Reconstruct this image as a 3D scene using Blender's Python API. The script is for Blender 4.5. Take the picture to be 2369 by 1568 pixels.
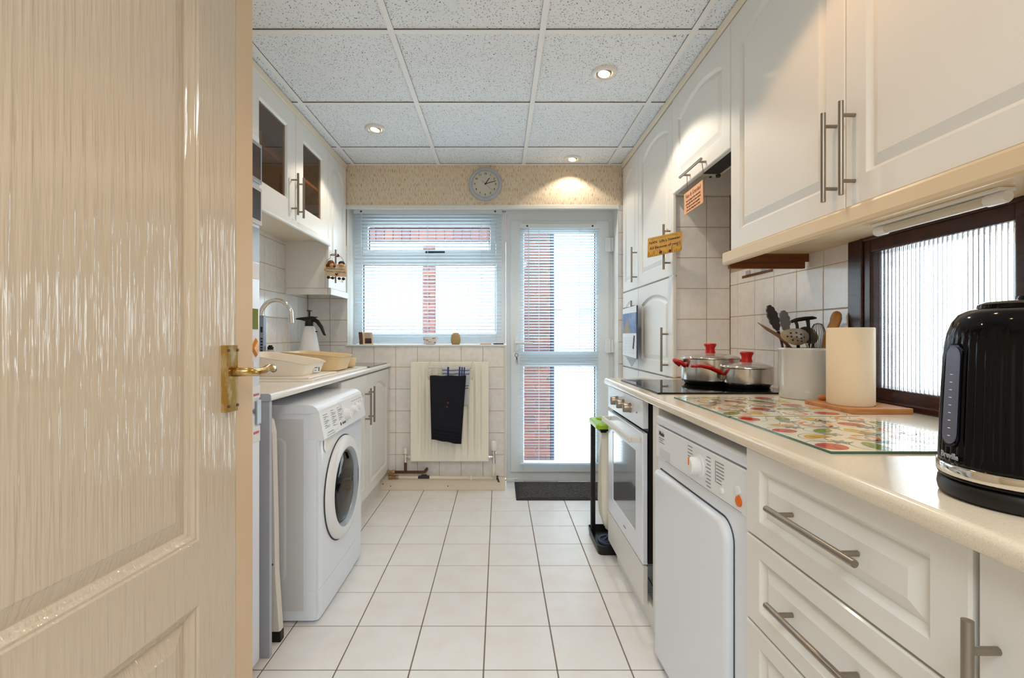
import bpy, bmesh, math, random
from mathutils import Vector, Matrix
S = bpy.context.scene
for o in list(bpy.data.objects):
    bpy.data.objects.remove(o)
random.seed(11)
PI = math.pi
# ---------------------------------------------------------------- camera
H, F = 1.085, 1127.0                      # eye height, focal length in pixels of the 2369 wide frame
cd = bpy.data.cameras.new('camera')
cd.sensor_width = 36.0
cd.lens = 36.0 * F / 2369
cd.shift_x = 29.5 / 2369
cd.shift_y = -8.0 / 2369
cd.clip_start = 0.02
cam = bpy.data.objects.new('camera', cd)
cam.location = (0, 0, H)
cam.rotation_euler = (PI / 2, 0, 0)
S.collection.objects.link(cam)
S.camera = cam
# ---------------------------------------------------------------- colour management
S.view_settings.view_transform = 'Standard'
S.view_settings.look = 'None'
S.view_settings.gamma = 1.0
S.view_settings.use_curve_mapping = False
S.view_settings.exposure = 0.0
try:
    S.cycles.use_denoising = True
    S.cycles.max_bounces = 10
    S.cycles.diffuse_bounces = 6
    S.cycles.glossy_bounces = 5
    S.cycles.transmission_bounces = 8
    S.cycles.transparent_max_bounces = 24
    S.cycles.sample_clamp_indirect = 6.0
except Exception:
    pass
# ---------------------------------------------------------------- overcast sky
w = bpy.data.worlds.new('sky')
S.world = w
w.use_nodes = True
bg = w.node_tree.nodes['Background']
bg.inputs[0].default_value = (0.80, 0.93, 1.0, 1)
bg.inputs[1].default_value = 7.4
# ---------------------------------------------------------------- ceiling lamps (the fittings are built further down)
CZ = 2.2886                               # underside of the ceiling grid
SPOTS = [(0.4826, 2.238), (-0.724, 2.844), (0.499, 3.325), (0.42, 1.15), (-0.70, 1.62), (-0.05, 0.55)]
def lamp(name, kind, loc, energy, col, rot=(0, 0, 0), **kw):
    l = bpy.data.lights.new(name, kind)
    l.energy = energy
    l.color = col
    for k, v in kw.items():
        setattr(l, k, v)
    o = bpy.data.objects.new(name, l)
    o.location = loc
    o.rotation_euler = rot
    S.collection.objects.link(o)
    return o
WARM = (1.0, 0.87, 0.70)
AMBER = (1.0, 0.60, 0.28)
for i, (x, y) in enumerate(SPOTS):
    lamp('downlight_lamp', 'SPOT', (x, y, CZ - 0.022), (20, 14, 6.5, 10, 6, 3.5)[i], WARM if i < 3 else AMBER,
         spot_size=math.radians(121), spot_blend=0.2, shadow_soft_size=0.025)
# unseen lamp added behind the camera as general fill, no fitting
lamp('added_fill_lamp', 'AREA', (0.0, -0.75, 2.24), 37.5, (0.87, 0.97, 1.0), size=0.9, shape='SQUARE')

# ---------------------------------------------------------------- helpers
def W(px, py, Y):
    """scene point at depth Y seen at pixel (px, py) of the photograph"""
    return Vector(((px - 1155.0) * Y / F, Y, H - (py - 776.0) * Y / F))
def lin(c):
    c = c / 255.0
    return c / 12.92 if c <= 0.04045 else ((c + 0.055) / 1.055) ** 2.4
def C3(r, g, b):
    return (lin(r), lin(g), lin(b), 1.0)
def worldpos(obj):
    v = Vector((0, 0, 0))
    while obj is not None:
        v += obj.location
        obj = obj.parent
    return v
def link(o):
    S.collection.objects.link(o)
    return o
def tag(o, label=None, cat=None, group=None, kind=None):
    if label: o['label'] = label
    if cat: o['category'] = cat
    if group: o['group'] = group
    if kind: o['kind'] = kind
    return o
def thing(name, label, cat, loc=(0, 0, 0), group=None):
    o = bpy.data.objects.new(name, None)
    o.empty_display_size = 0.05
    o.location = loc
    link(o)
    return tag(o, label, cat, group)
def struct(name, loc=(0, 0, 0), label=None):
    o = bpy.data.objects.new(name, None)
    o.location = loc
    link(o)
    return tag(o, label, None, None, 'structure')
def obj(name, bm, m, parent=None, smooth=False, label=None, kind=None, auto=None):
    """link a bmesh written in scene coordinates as one mesh object under parent"""
    bmesh.ops.recalc_face_normals(bm, faces=bm.faces)
    me = bpy.data.meshes.new(name)
    if parent is not None:
        bmesh.ops.translate(bm, verts=bm.verts, vec=-worldpos(parent))
    if smooth:
        for f in bm.faces:
            f.smooth = True
        if auto:
            a = math.radians(auto)
            for e in bm.edges:
                if len(e.link_faces) == 2 and e.calc_face_angle(0) > a:
                    e.smooth = False
    bm.to_mesh(me)
    bm.free()
    if m is not None:
        me.materials.append(m)
    o = bpy.data.objects.new(name, me)
    o.parent = parent
    link(o)
    if label: o['label'] = label
    if kind: o['kind'] = kind
    return o
def local(name, bm, m, parent, loc, **k):
    """like obj(), but the bmesh is written about its own origin, which goes to scene point loc"""
    o = obj(name, bm, m, None, **k)
    o.parent = parent
    o.location = Vector(loc) - worldpos(parent)
    return o
def copy_of(o, loc, parent=None):
    c = o.copy()
    c.location = loc
    if parent is not None: c.parent = parent
    return link(c)
def nb():
    return bmesh.new()
def box(bm, x0, x1, y0, y1, z0, z1, b=0.0, seg=2):
    t = bmesh.new()
    vs = [t.verts.new(p) for p in ((x0, y0, z0), (x1, y0, z0), (x1, y1, z0), (x0, y1, z0),
                                   (x0, y0, z1), (x1, y0, z1), (x1, y1, z1), (x0, y1, z1))]
    for f in ((0, 3, 2, 1), (4, 5, 6, 7), (0, 1, 5, 4), (1, 2, 6, 5), (2, 3, 7, 6), (3, 0, 4, 7)):
        t.faces.new([vs[i] for i in f])
    if b:
        bmesh.ops.bevel(t, geom=list(t.edges), offset=b, segments=seg, affect='EDGES', profile=0.5)
    merge(bm, t)
    return bm
def merge(bm, t, M=None):
    if M is not None:
        bmesh.ops.transform(t, matrix=M, verts=t.verts)
    mp = {v: bm.verts.new(v.co) for v in t.verts}
    for f in t.faces:
        try:
            bm.faces.new([mp[v] for v in f.verts])
        except ValueError:
            pass
    t.free()
def bx(x0, x1, y0, y1, z0, z1, b=0.0, seg=2):
    return box(nb(), x0, x1, y0, y1, z0, z1, b, seg)
def loft(bm, loops, closed=True, cap0=True, cap1=True):
    rings = [[bm.verts.new(p) for p in lp] for lp in loops]
    n = len(rings[0])
    for a, b in zip(rings, rings[1:]):
        for i in range(n if closed else n - 1):
            j = (i + 1) % n
            bm.faces.new((a[i], a[j], b[j], b[i]))
    if cap0: bm.faces.new(rings[0][::-1])
    if cap1: bm.faces.new(rings[-1])
    return bm
def tube(bm, pts, r, seg=10, caps=True, flat=1.0):
    pts = [Vector(p) for p in pts]
    rs = r if isinstance(r, (list, tuple)) else [r] * len(pts)
    n = None
    loops = []
    for i, p in enumerate(pts):
        d = (pts[min(i + 1, len(pts) - 1)] - pts[max(i - 1, 0)]).normalized()
        if n is None:
            a = Vector((0, 0, 1)) if abs(d.z) < 0.9 else Vector((1, 0, 0))
            n = d.cross(a).normalized()
        else:
            n = (n - d * n.dot(d)).normalized()
        q = d.cross(n)
        loops.append([p + n * math.cos(2 * PI * k / seg) * rs[i] + q * math.sin(2 * PI * k / seg) * rs[i] * flat for k in range(seg)])
    return loft(bm, loops, True, caps, caps)
def lathe(bm, prof, c, seg=32, axis='z', rf=None, a0=0, caps=True):
    """prof: (radius, height) along axis from point c"""
    loops = []
    for r, h in prof:
        lp = []
        for k in range(seg):
            a = 2 * PI * k / seg + a0
            rr = max(r, 1e-5) * (rf(a, h) if rf else 1)
            u, v = rr * math.cos(a), rr * math.sin(a)
            if axis == 'z': q = (c[0] + u, c[1] + v, c[2] + h)
            elif axis == 'x': q = (c[0] + h, c[1] + u, c[2] + v)
            else: q = (c[0] + u, c[1] + h, c[2] + v)
            lp.append(q)
        loops.append(lp)
    return loft(bm, loops, True, caps, caps)
def prism(bm, poly, f0, f1):
    """extrude a 2D polygon between two mappings (u,v)->point"""
    return loft(bm, [[f0(u, v) for u, v in poly], [f1(u, v) for u, v in poly]])
def grid(bm, nu, nv, f, th=0.0):
    t = bmesh.new()
    vs = [[t.verts.new(f(i / nu, j / nv)) for j in range(nv + 1)] for i in range(nu + 1)]
    for i in range(nu):
        for j in range(nv):
            t.faces.new((vs[i][j], vs[i + 1][j], vs[i + 1][j + 1], vs[i][j + 1]))
    if th:
        bmesh.ops.recalc_face_normals(t, faces=t.faces)
        bmesh.ops.solidify(t, geom=list(t.faces), thickness=th)
    merge(bm, t)
    return bm
def rrect(x0, x1, y0, y1, r, n=5):
    out = []
    for cx, cy, a in ((x1 - r, y1 - r, 0), (x0 + r, y1 - r, PI / 2), (x0 + r, y0 + r, PI), (x1 - r, y0 + r, 1.5 * PI)):
        for k in range(n + 1):
            t = a + PI / 2 * k / n
            out.append((cx + r * math.cos(t), cy + r * math.sin(t)))
    return out
def area2(p):
    return sum(a[0] * b[1] - b[0] * a[1] for a, b in zip(p, p[1:] + p[:1]))
def inset(p, d):
    if area2(p) < 0: p = p[::-1]
    out = []
    n = len(p)
    for i in range(n):
        a, b, c = Vector(p[i - 1]), Vector(p[i]), Vector(p[(i + 1) % n])
        e, f = (b - a).normalized(), (c - b).normalized()
        n1, n2 = Vector((-e.y, e.x)), Vector((-f.y, f.x))
        m = (n1 + n2)
        k = max(1 + n1.dot(n2), 0.35)
        q = b + m * d / k
        out.append((q.x, q.y))
    return out
def fill_between(bm, loops3):
    es = []
    for lp in loops3:
        for a, b in zip(lp, lp[1:] + lp[:1]):
            e = bm.edges.get((a, b)) or bm.edges.new((a, b))
            es.append(e)
    bmesh.ops.triangle_fill(bm, use_beauty=True, use_dissolve=False, edges=es)
def panel_front(u0, u1, v0, v1, mp, ins=0.062, arch=0.0, th=0.02, hole=False, deep=0.011, ins_v=None, ins_t=None):
    """door or drawer front: slab with a routed groove round a raised (optionally arched) field; mp(u, v, w), w outward"""
    bm = nb()
    iv = ins if ins_v is None else ins_v
    def ring(p, wv): return [bm.verts.new(mp(u, v, wv)) for u, v in p]
    def strip(a, b):
        for i in range(len(a)):
            j = (i + 1) % len(a)
            bm.faces.new((a[i], a[j], b[j], b[i]))
    o0 = [(u0, v0), (u1, v0), (u1, v1), (u0, v1)]
    back = ring(o0, -th)
    side = ring(o0, -0.003)
    face = ring(inset(o0, 0.003), 0.0)
    if not hole: bm.faces.new(back[::-1])
    strip(back, side)
    strip(side, face)
    a, b = u0 + ins, u1 - ins
    c, d = v0 + iv, v1 - (iv if ins_t is None else ins_t)
    if arch:
        N = 18
        top = [(b - (b - a) * k / N, d - arch + arch * math.sin(PI * k / N) ** 0.8) for k in range(N + 1)]
        p0 = [(a, c), (b, c)] + top
    else:
        p0 = [(a, c), (b, c), (b, d), (a, d)]
    r0 = ring(p0, 0.0)
    fill_between(bm, [face, r0])
    if hole:
        r1 = ring(inset(p0, 0.010), -0.008)
        r2 = ring(inset(p0, 0.010), -th)
        strip(r0, r1); strip(r1, r2)
        fill_between(bm, [r2, back])
        return bm
    p1 = inset(p0, 0.005)
    p2 = inset(p0, 0.011)
    p3 = inset(p0, 0.034)
    r1, r2, r3 = ring(p1, -deep * 0.55), ring(p2, -deep), ring(p3, -0.0008)
    strip(r0, r1); strip(r1, r2); strip(r2, r3)
    fill_between(bm, [r3])
    return bm
def bar_handle(parent, c, axis, length, stand, side, post_in=0.034, r=0.006, m=None, name='handle'):
    """bar handle centred at c on a front facing side*X; c is the centre of the bar"""
    c = Vector(c)
    a = Vector((0, 0, 1)) if axis == 'z' else Vector((0, 1, 0))
    bm = nb()
    tube(bm, [c - a * length / 2, c + a * length / 2], r, 12)
    for s in (-1, 1):
        p = c + a * s * (length / 2 - post_in)
        tube(bm, [p, p - Vector((side * stand, 0, 0))], r * 0.8, 8)
    return obj(name, bm, m or M['steel'], parent, smooth=True, auto=40)
def text(body, size, m, o, xd, yd, parent, align='CENTER', name='lettering', ex=0.0002, bold=0.0):
    cu = bpy.data.curves.new('txt', 'FONT')
    cu.body = body
    cu.size = size
    cu.align_x = align
    cu.align_y = 'CENTER'
    cu.extrude = ex
    cu.offset = bold
    cu.resolution_u = 2
    t = bpy.data.objects.new('txt', cu)
    me = bpy.data.meshes.new_from_object(t)
    bpy.data.objects.remove(t)
    xd, yd = Vector(xd).normalized(), Vector(yd).normalized()
    zd = xd.cross(yd)
    R = Matrix((xd, yd, zd)).transposed().to_4x4()
    R.translation = Vector(o) - (worldpos(parent) if parent else Vector((0, 0, 0)))
    me.transform(R)
    me.materials.clear()
    me.materials.append(m)
    me.name = name
    q = bpy.data.objects.new(name, me)
    q.parent = parent
    return link(q)
# ---------------------------------------------------------------- materials
M = {}
def mat(name, col, rough=0.5, metal=0.0, coat=0.0, spec=None, vary=None, bump=None, rnd=None, trans=0.0, ior=1.45, coord='pos', emit=None):
    """vary=(scale xyz, colour2, low, high[, detail]); bump=(scale xyz, strength, distance[, detail]); rnd = second colour per object"""
    m = bpy.data.materials.new(name)
    m.use_nodes = True
    nt = m.node_tree
    N, L = nt.nodes, nt.links
    b = N['Principled BSDF']
    b.inputs['Base Color'].default_value = col
    b.inputs['Roughness'].default_value = rough
    b.inputs['Metallic'].default_value = metal
    b.inputs['Coat Weight'].default_value = coat
    b.inputs['Coat Roughness'].default_value = 0.08
    b.inputs['IOR'].default_value = ior
    if spec is not None: b.inputs['Specular IOR Level'].default_value = spec
    if trans: b.inputs['Transmission Weight'].default_value = trans
    if emit:
        b.inputs['Emission Color'].default_value = emit[0]
        b.inputs['Emission Strength'].default_value = emit[1]
    def noise(sc, detail):
        if coord == 'pos':
            g = N.new('ShaderNodeNewGeometry'); src = g.outputs['Position']
        else:
            g = N.new('ShaderNodeTexCoord'); src = g.outputs['Object']
        mp = N.new('ShaderNodeMapping')
        mp.inputs['Scale'].default_value = sc
        n = N.new('ShaderNodeTexNoise')
        n.inputs['Scale'].default_value = 1.0
        n.inputs['Detail'].default_value = detail
        L.new(src, mp.inputs['Vector'])
        L.new(mp.outputs[0], n.inputs['Vector'])
        return n.outputs['Fac']
    last = None
    if rnd is not None:
        oi = N.new('ShaderNodeObjectInfo')
        mx = N.new('ShaderNodeMix'); mx.data_type = 'RGBA'
        mx.inputs[6].default_value = col
        mx.inputs[7].default_value = rnd
        L.new(oi.outputs['Random'], mx.inputs[0])
        last = mx.outputs[2]
    if vary:
        fac = noise(vary[0], vary[4] if len(vary) > 4 else 3)
        r = N.new('ShaderNodeMapRange')
        r.inputs['From Min'].default_value = vary[2]
        r.inputs['From Max'].default_value = vary[3]
        L.new(fac, r.inputs['Value'])
        mx = N.new('ShaderNodeMix'); mx.data_type = 'RGBA'
        mx.inputs[6].default_value = col
        mx.inputs[7].default_value = vary[1]
        if last is not None: L.new(last, mx.inputs[6])
        L.new(r.outputs[0], mx.inputs[0])
        last = mx.outputs[2]
    if last is not None: L.new(last, b.inputs['Base Color'])
    if bump:
        fac = noise(bump[0], bump[3] if len(bump) > 3 else 3)
        bn = N.new('ShaderNodeBump')
        bn.inputs['Strength'].default_value = bump[1]
        bn.inputs['Distance'].default_value = bump[2]
        L.new(fac, bn.inputs['Height'])
        L.new(bn.outputs[0], b.inputs['Normal'])
    M[name] = m
    return m
def pane_mat(name, tint, refl):
    m = bpy.data.materials.new(name)
    m.use_nodes = True
    nt = m.node_tree
    N, L = nt.nodes, nt.links
    N.remove(N['Principled BSDF'])
    t = N.new('ShaderNodeBsdfTransparent'); t.inputs[0].default_value = tint
    g = N.new('ShaderNodeBsdfGlossy'); g.inputs['Roughness'].default_value = 0.02
    lw = N.new('ShaderNodeLayerWeight'); lw.inputs['Blend'].default_value = 0.5
    pw = N.new('ShaderNodeMath'); pw.operation = 'POWER'; pw.inputs[1].default_value = 4.0
    ma = N.new('ShaderNodeMath'); ma.operation = 'MULTIPLY_ADD'; ma.inputs[1].default_value = 0.6; ma.inputs[2].default_value = refl
    mx = N.new('ShaderNodeMixShader')
    L.new(lw.outputs['Facing'], pw.inputs[0]); L.new(pw.outputs[0], ma.inputs[0])
    L.new(ma.outputs[0], mx.inputs[0])
    L.new(t.outputs[0], mx.inputs[1]); L.new(g.outputs[0], mx.inputs[2])
    L.new(mx.outputs[0], N['Material Output'].inputs[0])
    M[name] = m
def fleck_mat(name, col, dark, scale, thr):
    """mineral-fibre ceiling tile: short dark fissures"""
    m = mat(name, col, 0.95, spec=0.1)
    nt = m.node_tree; N, L = nt.nodes, nt.links
    g = N.new('ShaderNodeNewGeometry')
    nz = N.new('ShaderNodeTexNoise'); nz.inputs['Scale'].default_value = 22; nz.inputs['Detail'].default_value = 2
    L.new(g.outputs['Position'], nz.inputs['Vector'])
    va = N.new('ShaderNodeVectorMath'); va.operation = 'SCALE'; va.inputs['Scale'].default_value = 0.035
    L.new(nz.outputs['Color'], va.inputs[0])
    ad = N.new('ShaderNodeVectorMath'); ad.operation = 'ADD'
    L.new(g.outputs['Position'], ad.inputs[0]); L.new(va.outputs[0], ad.inputs[1])
    v = N.new('ShaderNodeTexVoronoi'); v.inputs['Scale'].default_value = scale
    L.new(ad.outputs[0], v.inputs['Vector'])
    n2 = N.new('ShaderNodeTexNoise'); n2.inputs['Scale'].default_value = 160; n2.inputs['Detail'].default_value = 1
    L.new(g.outputs['Position'], n2.inputs['Vector'])
    mu = N.new('ShaderNodeMath'); mu.operation = 'MULTIPLY_ADD'; mu.inputs[1].default_value = 0.5; 
    L.new(n2.outputs['Fac'], mu.inputs[0]); L.new(v.outputs['Distance'], mu.inputs[2])
    r = N.new('ShaderNodeMapRange'); r.inputs['From Min'].default_value = thr; r.inputs['From Max'].default_value = thr + 0.08
    r.inputs['To Min'].default_value = 1; r.inputs['To Max'].default_value = 0
    L.new(mu.outputs[0], r.inputs['Value'])
    mx = N.new('ShaderNodeMix'); mx.data_type = 'RGBA'
    mx.inputs[6].default_value = col; mx.inputs[7].default_value = dark
    L.new(r.outputs[0], mx.inputs[0])
    L.new(mx.outputs[2], N['Principled BSDF'].inputs['Base Color'])
    bn = N.new('ShaderNodeBump'); bn.inputs['Strength'].default_value = 0.5; bn.inputs['Distance'].default_value = 0.003; bn.invert = True
    L.new(r.outputs[0], bn.inputs['Height'])
    L.new(bn.outputs[0], N['Principled BSDF'].inputs['Normal'])

mat('cab_white', C3(229, 227, 223), 0.38, coat=0.15, bump=((160, 160, 9), 0.10, 0.0012))
mat('cab_inside', C3(168, 132, 92), 0.6)
mat('door_paint', C3(202, 185, 163), 0.06, ior=1.65, bump=((100, 100, 4.5), 1.0, 0.0043, 2.2))
mat('door_edge', C3(212, 184, 152), 0.25, bump=((40, 40, 40), 0.1, 0.001))
mat('wall_plain', C3(224, 214, 198), 0.7, bump=((60, 60, 60), 0.1, 0.002))
mat('reveal', C3(226, 224, 219), 0.55)
mat('grout', C3(186, 164, 136), 0.9)
mat('floor_grout', C3(128, 114, 104), 0.9)
mat('floor_tile', C3(235, 235, 236), 0.30, vary=((9, 9, 9), C3(232, 228, 225), 0.42, 0.72, 5), bump=((7, 7, 7), 0.04, 0.004))
mat('wall_tile', C3(233, 231, 230), 0.16, vary=((30, 30, 30), C3(228, 222, 217), 0.4, 0.7), bump=((220, 220, 260), 0.07, 0.001))
mat('grid_bar', C3(240, 240, 240), 0.5)
mat('cornice', C3(228, 217, 198), 0.45)
mat('pelmet', C3(222, 200, 166), 0.4)  # warm reflection from the worktop is put into this tan
fleck_mat('ceiling_tile', C3(236, 241, 246), C3(92, 92, 92), 125, 0.42)
mat('wallpaper', C3(227, 211, 187), 0.9, vary=((250, 250, 30), C3(182, 136, 96), 0.53, 0.68, 2), bump=((250, 250, 30), 0.5, 0.003, 2))
mat('upvc', C3(228, 233, 236), 0.32)
mat('gasket', C3(50, 52, 56), 0.6)
mat('slat', C3(226, 234, 240), 0.4)
_n = M['slat'].node_tree.nodes; _l = M['slat'].node_tree.links
_t = _n.new('ShaderNodeBsdfTranslucent'); _t.inputs[0].default_value = C3(226, 236, 244)
_x = _n.new('ShaderNodeMixShader'); _x.inputs[0].default_value = 0.38
_l.new(_n['Principled BSDF'].outputs[0], _x.inputs[1]); _l.new(_t.outputs[0], _x.inputs[2]); _l.new(_x.outputs[0], _n['Material Output'].inputs[0])
mat('steel', C3(150, 140, 128), 0.32, metal=0.9)
mat('chrome', C3(225, 222, 216), 0.10, metal=1.0)
mat('brass', C3(188, 150, 84), 0.22, metal=1.0, vary=((60, 60, 30), C3(214, 196, 156), 0.45, 0.65))
mat('worktop', C3(226, 215, 196), 0.16, coat=0.3, vary=((520, 520, 520), C3(215, 199, 174), 0.5, 0.7))
mat('worktop_left', C3(232, 230, 226), 0.18, coat=0.3, vary=((260, 260, 260), C3(214, 204, 190), 0.5, 0.7))
mat('end_cap', C3(176, 178, 188), 0.5)
mat('appliance', C3(231, 237, 247), 0.24, coat=0.2)
mat('appliance_grey', C3(213, 214, 217), 0.35)
mat('panel_white', C3(234, 237, 242), 0.3)
mat('black', C3(14, 13, 14), 0.4)
mat('black_gloss', C3(5, 5, 8), 0.07, spec=0.24)
mat('hob_glass', C3(10, 10, 12), 0.04)
mat('oven_glass', C3(98, 100, 106), 0.04, coat=1.0)
mat('print_dark', C3(70, 70, 74), 0.6)
mat('print_mid', C3(134, 134, 138), 0.6)
mat('print_black', C3(22, 20, 20), 0.6)
mat('print_brown', C3(96, 48, 22), 0.7)
mat('orange', C3(226, 110, 20), 0.35)
mat('red_led', C3(150, 10, 8), 0.3)
mat('dark_wood', C3(62, 26, 16), 0.28, vary=((5, 30, 90), C3(34, 12, 8), 0.4, 0.7), bump=((6, 60, 120), 0.12, 0.001))
mat('brown_ply', C3(122, 70, 30), 0.6, vary=((6, 6, 60), C3(92, 48, 18), 0.4, 0.7))
mat('pine', C3(190, 132, 78), 0.45, vary=((8, 60, 60), C3(164, 98, 44), 0.4, 0.7))
mat('pine_pale', C3(196, 142, 84), 0.5, vary=((40, 40, 8), C3(172, 112, 58), 0.4, 0.7))
mat('red_plastic', C3(186, 22, 16), 0.35)
mat('pan_steel', C3(208, 204, 198), 0.2, metal=1.0)
mat('lid_glass', C3(190, 186, 180), 0.08, metal=0.55)
mat('crock', C3(200, 199, 194), 0.14, coat=0.4)
mat('paper_towel', C3(234, 214, 184), 0.95, bump=((140, 140, 140), 0.35, 0.002))
mat('gold_cream', C3(228, 220, 196), 0.1)
mat('board_print', C3(232, 228, 206), 0.05, coat=0.6)
for n_, c_ in (('red', (190, 36, 8)), ('orange', (216, 112, 18)), ('yellow', (208, 160, 20)), ('green', (116, 138, 22)), ('grey', (128, 136, 136)), ('ink', (92, 92, 88))):
    mat('print_' + n_ if n_ != 'ink' else 'print_ink', C3(*c_), 0.08, coat=0.15)
mat('glass_edge', C3(70, 104, 84), 0.1)
mat('navy_towel', C3(20, 22, 34), 0.95, bump=((420, 420, 420), 0.8, 0.004))
mat('tea_towel', C3(190, 194, 200), 0.9)
mat('check_blue', C3(66, 72, 122), 0.9)
mat('radiator', C3(237, 233, 220), 0.4)
mat('pipe_white', C3(230, 219, 200), 0.5)
mat('pipe_brown', C3(86, 54, 38), 0.5)
mat('copper', C3(150, 120, 84), 0.4, metal=0.5)
mat('mat_fibre', C3(92, 88, 84), 0.95, vary=((70, 70, 70), C3(62, 58, 56), 0.4, 0.65), bump=((90, 90, 90), 0.8, 0.006))
mat('mat_rubber', C3(34, 34, 42), 0.7)
mat('green_lid', C3(150, 196, 32), 0.3)
mat('bag', C3(232, 228, 214), 0.35, trans=0.0)
mat('basin', C3(236, 228, 214), 0.35)
mat('basin_tan', C3(227, 201, 156), 0.4)
mat('sink', C3(236, 232, 224), 0.2)
mat('slate', C3(96, 98, 96), 0.08)
mat('smoke_inside', C3(120, 84, 50), 0.6)
mat('ceramic', C3(236, 234, 230), 0.2)
mat('clock_rim', C3(176, 184, 194), 0.3)
mat('clock_face', C3(214, 204, 190), 0.5)
mat('stone_egg', C3(172, 146, 102), 0.85)
mat('dark_red', C3(110, 12, 14), 0.5)
mat('cream_board', C3(226, 202, 168), 0.6)
mat('hair_brown', C3(112, 58, 26), 0.6)
mat('hair_dark', C3(46, 28, 24), 0.6)
mat('skin', C3(214, 164, 112), 0.6)
mat('sign_yellow', C3(222, 172, 88), 0.6, vary=((60, 60, 60), C3(206, 150, 70), 0.4, 0.7))
mat('sign_peach', C3(226, 170, 130), 0.7)
mat('string', C3(128, 96, 70), 0.8)
mat('flower_yellow', C3(228, 170, 30), 0.6)
mat('leaf_green', C3(112, 122, 44), 0.7)
mat('leaf_blue', C3(74, 84, 110), 0.7)
mat('photo_blue', C3(86, 112, 160), 0.5, vary=((9, 9, 9), C3(140, 160, 192), 0.4, 0.7))
mat('photo_hill', C3(150, 128, 96), 0.5)
mat('paper', C3(230, 232, 236), 0.7)
mat('photo_brown', C3(110, 62, 34), 0.4, vary=((60, 60, 60), C3(60, 30, 20), 0.4, 0.6))
mat('photo_dark', C3(42, 36, 42), 0.3, vary=((14, 14, 14), C3(84, 60, 54), 0.45, 0.65))
mat('frame_grey', C3(168, 176, 186), 0.3, metal=0.2)
mat('amber', C3(214, 140, 30), 0.2)
mat('water_window', C3(92, 94, 112), 0.3)
mat('white_plastic', C3(232, 233, 236), 0.35)
mat('clear_plastic', C3(206, 214, 222), 0.15, trans=0.5)
mat('grey_plastic', C3(134, 150, 172), 0.4)
mat('diffuser', C3(222, 216, 204), 0.3, trans=0.2)
mat('lamp_glow', C3(255, 235, 190), 0.5, emit=((1.0, 0.72, 0.36, 1), 7.0))
mat('brick_red', C3(122, 78, 70), 0.9, rnd=C3(96, 66, 70), bump=((60, 60, 60), 0.5, 0.004))
mat('brick_pale', C3(206, 182, 168), 0.9, rnd=C3(190, 150, 136), bump=((60, 60, 60), 0.4, 0.004))
mat('mortar', C3(206, 196, 188), 0.95)
mat('garage_door', C3(172, 182, 192), 0.5)
mat('paving', C3(222, 220, 216), 0.9)
mat('house_wall', C3(196, 168, 158), 0.9)
mat('house_roof', C3(180, 188, 192), 0.9)
mat('house_window', C3(146, 168, 172), 0.2)
mat('fence_wood', C3(190, 174, 174), 0.9)
mat('dark_blue', C3(60, 66, 88), 0.7)
mat('grey_wall', C3(84, 84, 100), 0.9)
mat('tong_black', C3(44, 36, 34), 0.45, spec=0.3)
mat('tong_grey', C3(104, 96, 88), 0.4, metal=0.4)
mat('spoon_steel', C3(196, 182, 160), 0.34, metal=0.5)
mat('stick', C3(120, 92, 70), 0.5)
mat('handle_cream', C3(226, 222, 214), 0.4)
pane_mat('pane', (0.97, 0.99, 0.99, 1), 0.03)
pane_mat('smoked', (0.80, 0.68, 0.55, 1), 0.04)
m_ = mat('ribbed_glass', (0.95, 0.98, 1.0, 1), 0.03, trans=1.0, ior=1.45)
# ================================================================ ROOM SHELL
XL, XR, YB, YF = -1.354, 1.163, 3.444, -1.6
# floor: bed of grout with tiles laid in it
fl = struct('floor')
obj('grout_bed', bx(XL - .1, XR + .1, YF, YB + .25, -0.08, -0.0018), M['floor_grout'], fl)
T0x, TP = -0.0486, 0.2393
tile_me = None
for i in range(-6, 6):
    for j in range(-4, 9):
        x0, x1 = T0x + TP * i, T0x + TP * (i + 1)
        y0, y1 = 1.584 + TP * j, 1.584 + TP * (j + 1)
        x0, x1, y1 = max(x0, XL), min(x1, XR), min(y1, YB + .2)
        if x1 - x0 < .02 or y1 - y0 < .02: continue
        full = abs(x1 - x0 - TP) < 1e-4 and abs(y1 - y0 - TP) < 1e-4
        if full and tile_me:
            copy_of(tile_me, (x0, y0, 0), fl)
        else:
            o = obj('tile', bx(0, x1 - x0 - .0045, 0, y1 - y0 - .0045, -.008, 0, .0012, 1), M['floor_tile'], fl)
            o.location = (x0, y0, 0)
            if full: tile_me = o
obj('screed', bx(XL, XR, YF, 1.584 - 4 * TP - .005, -.006, 0), M['floor_tile'], fl)
# ceiling: suspended grid
ce = struct('ceiling')
obj('slab', bx(XL - .1, XR + .1, YF, YB + .25, CZ + .03, CZ + .12), M['wall_plain'], ce)
gx = [-1.0285, -.4285, .1716, .7716]
gy = [.735, 1.335, 1.935, 2.5365, 3.1365]
xs = [XL] + gx + [XR]
ys = [YF] + gy + [YB]
for a, b in zip(xs, xs[1:]):
    for c, d in zip(ys, ys[1:]):
        obj('tile', bx(a + .011, b - .011, c + .011, d - .011, CZ + .007, CZ + .024, .001, 1), M['ceiling_tile'], ce)
for x in gx:
    obj('grid_bar', bx(x - .012, x + .012, YF, YB, CZ, CZ + .003), M['grid_bar'], ce)
    obj('grid_web', bx(x - .011, x + .011, YF, YB, CZ + .003, CZ + .03), M['gasket'], ce)
for y in gy:
    for a, b in zip(xs, xs[1:]):
        obj('grid_bar', bx(a + .012, b - .012, y - .012, y + .012, CZ + .0005, CZ + .0035), M['grid_bar'], ce)
        obj('grid_web', bx(a + .012, b - .012, y - .009, y + .011, CZ + .0035, CZ + .03), M['gasket'], ce)
obj('wall_angle', bx(XL, XR, YB - .02, YB, CZ - .001, CZ + .003), M['grid_bar'], ce)
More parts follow.
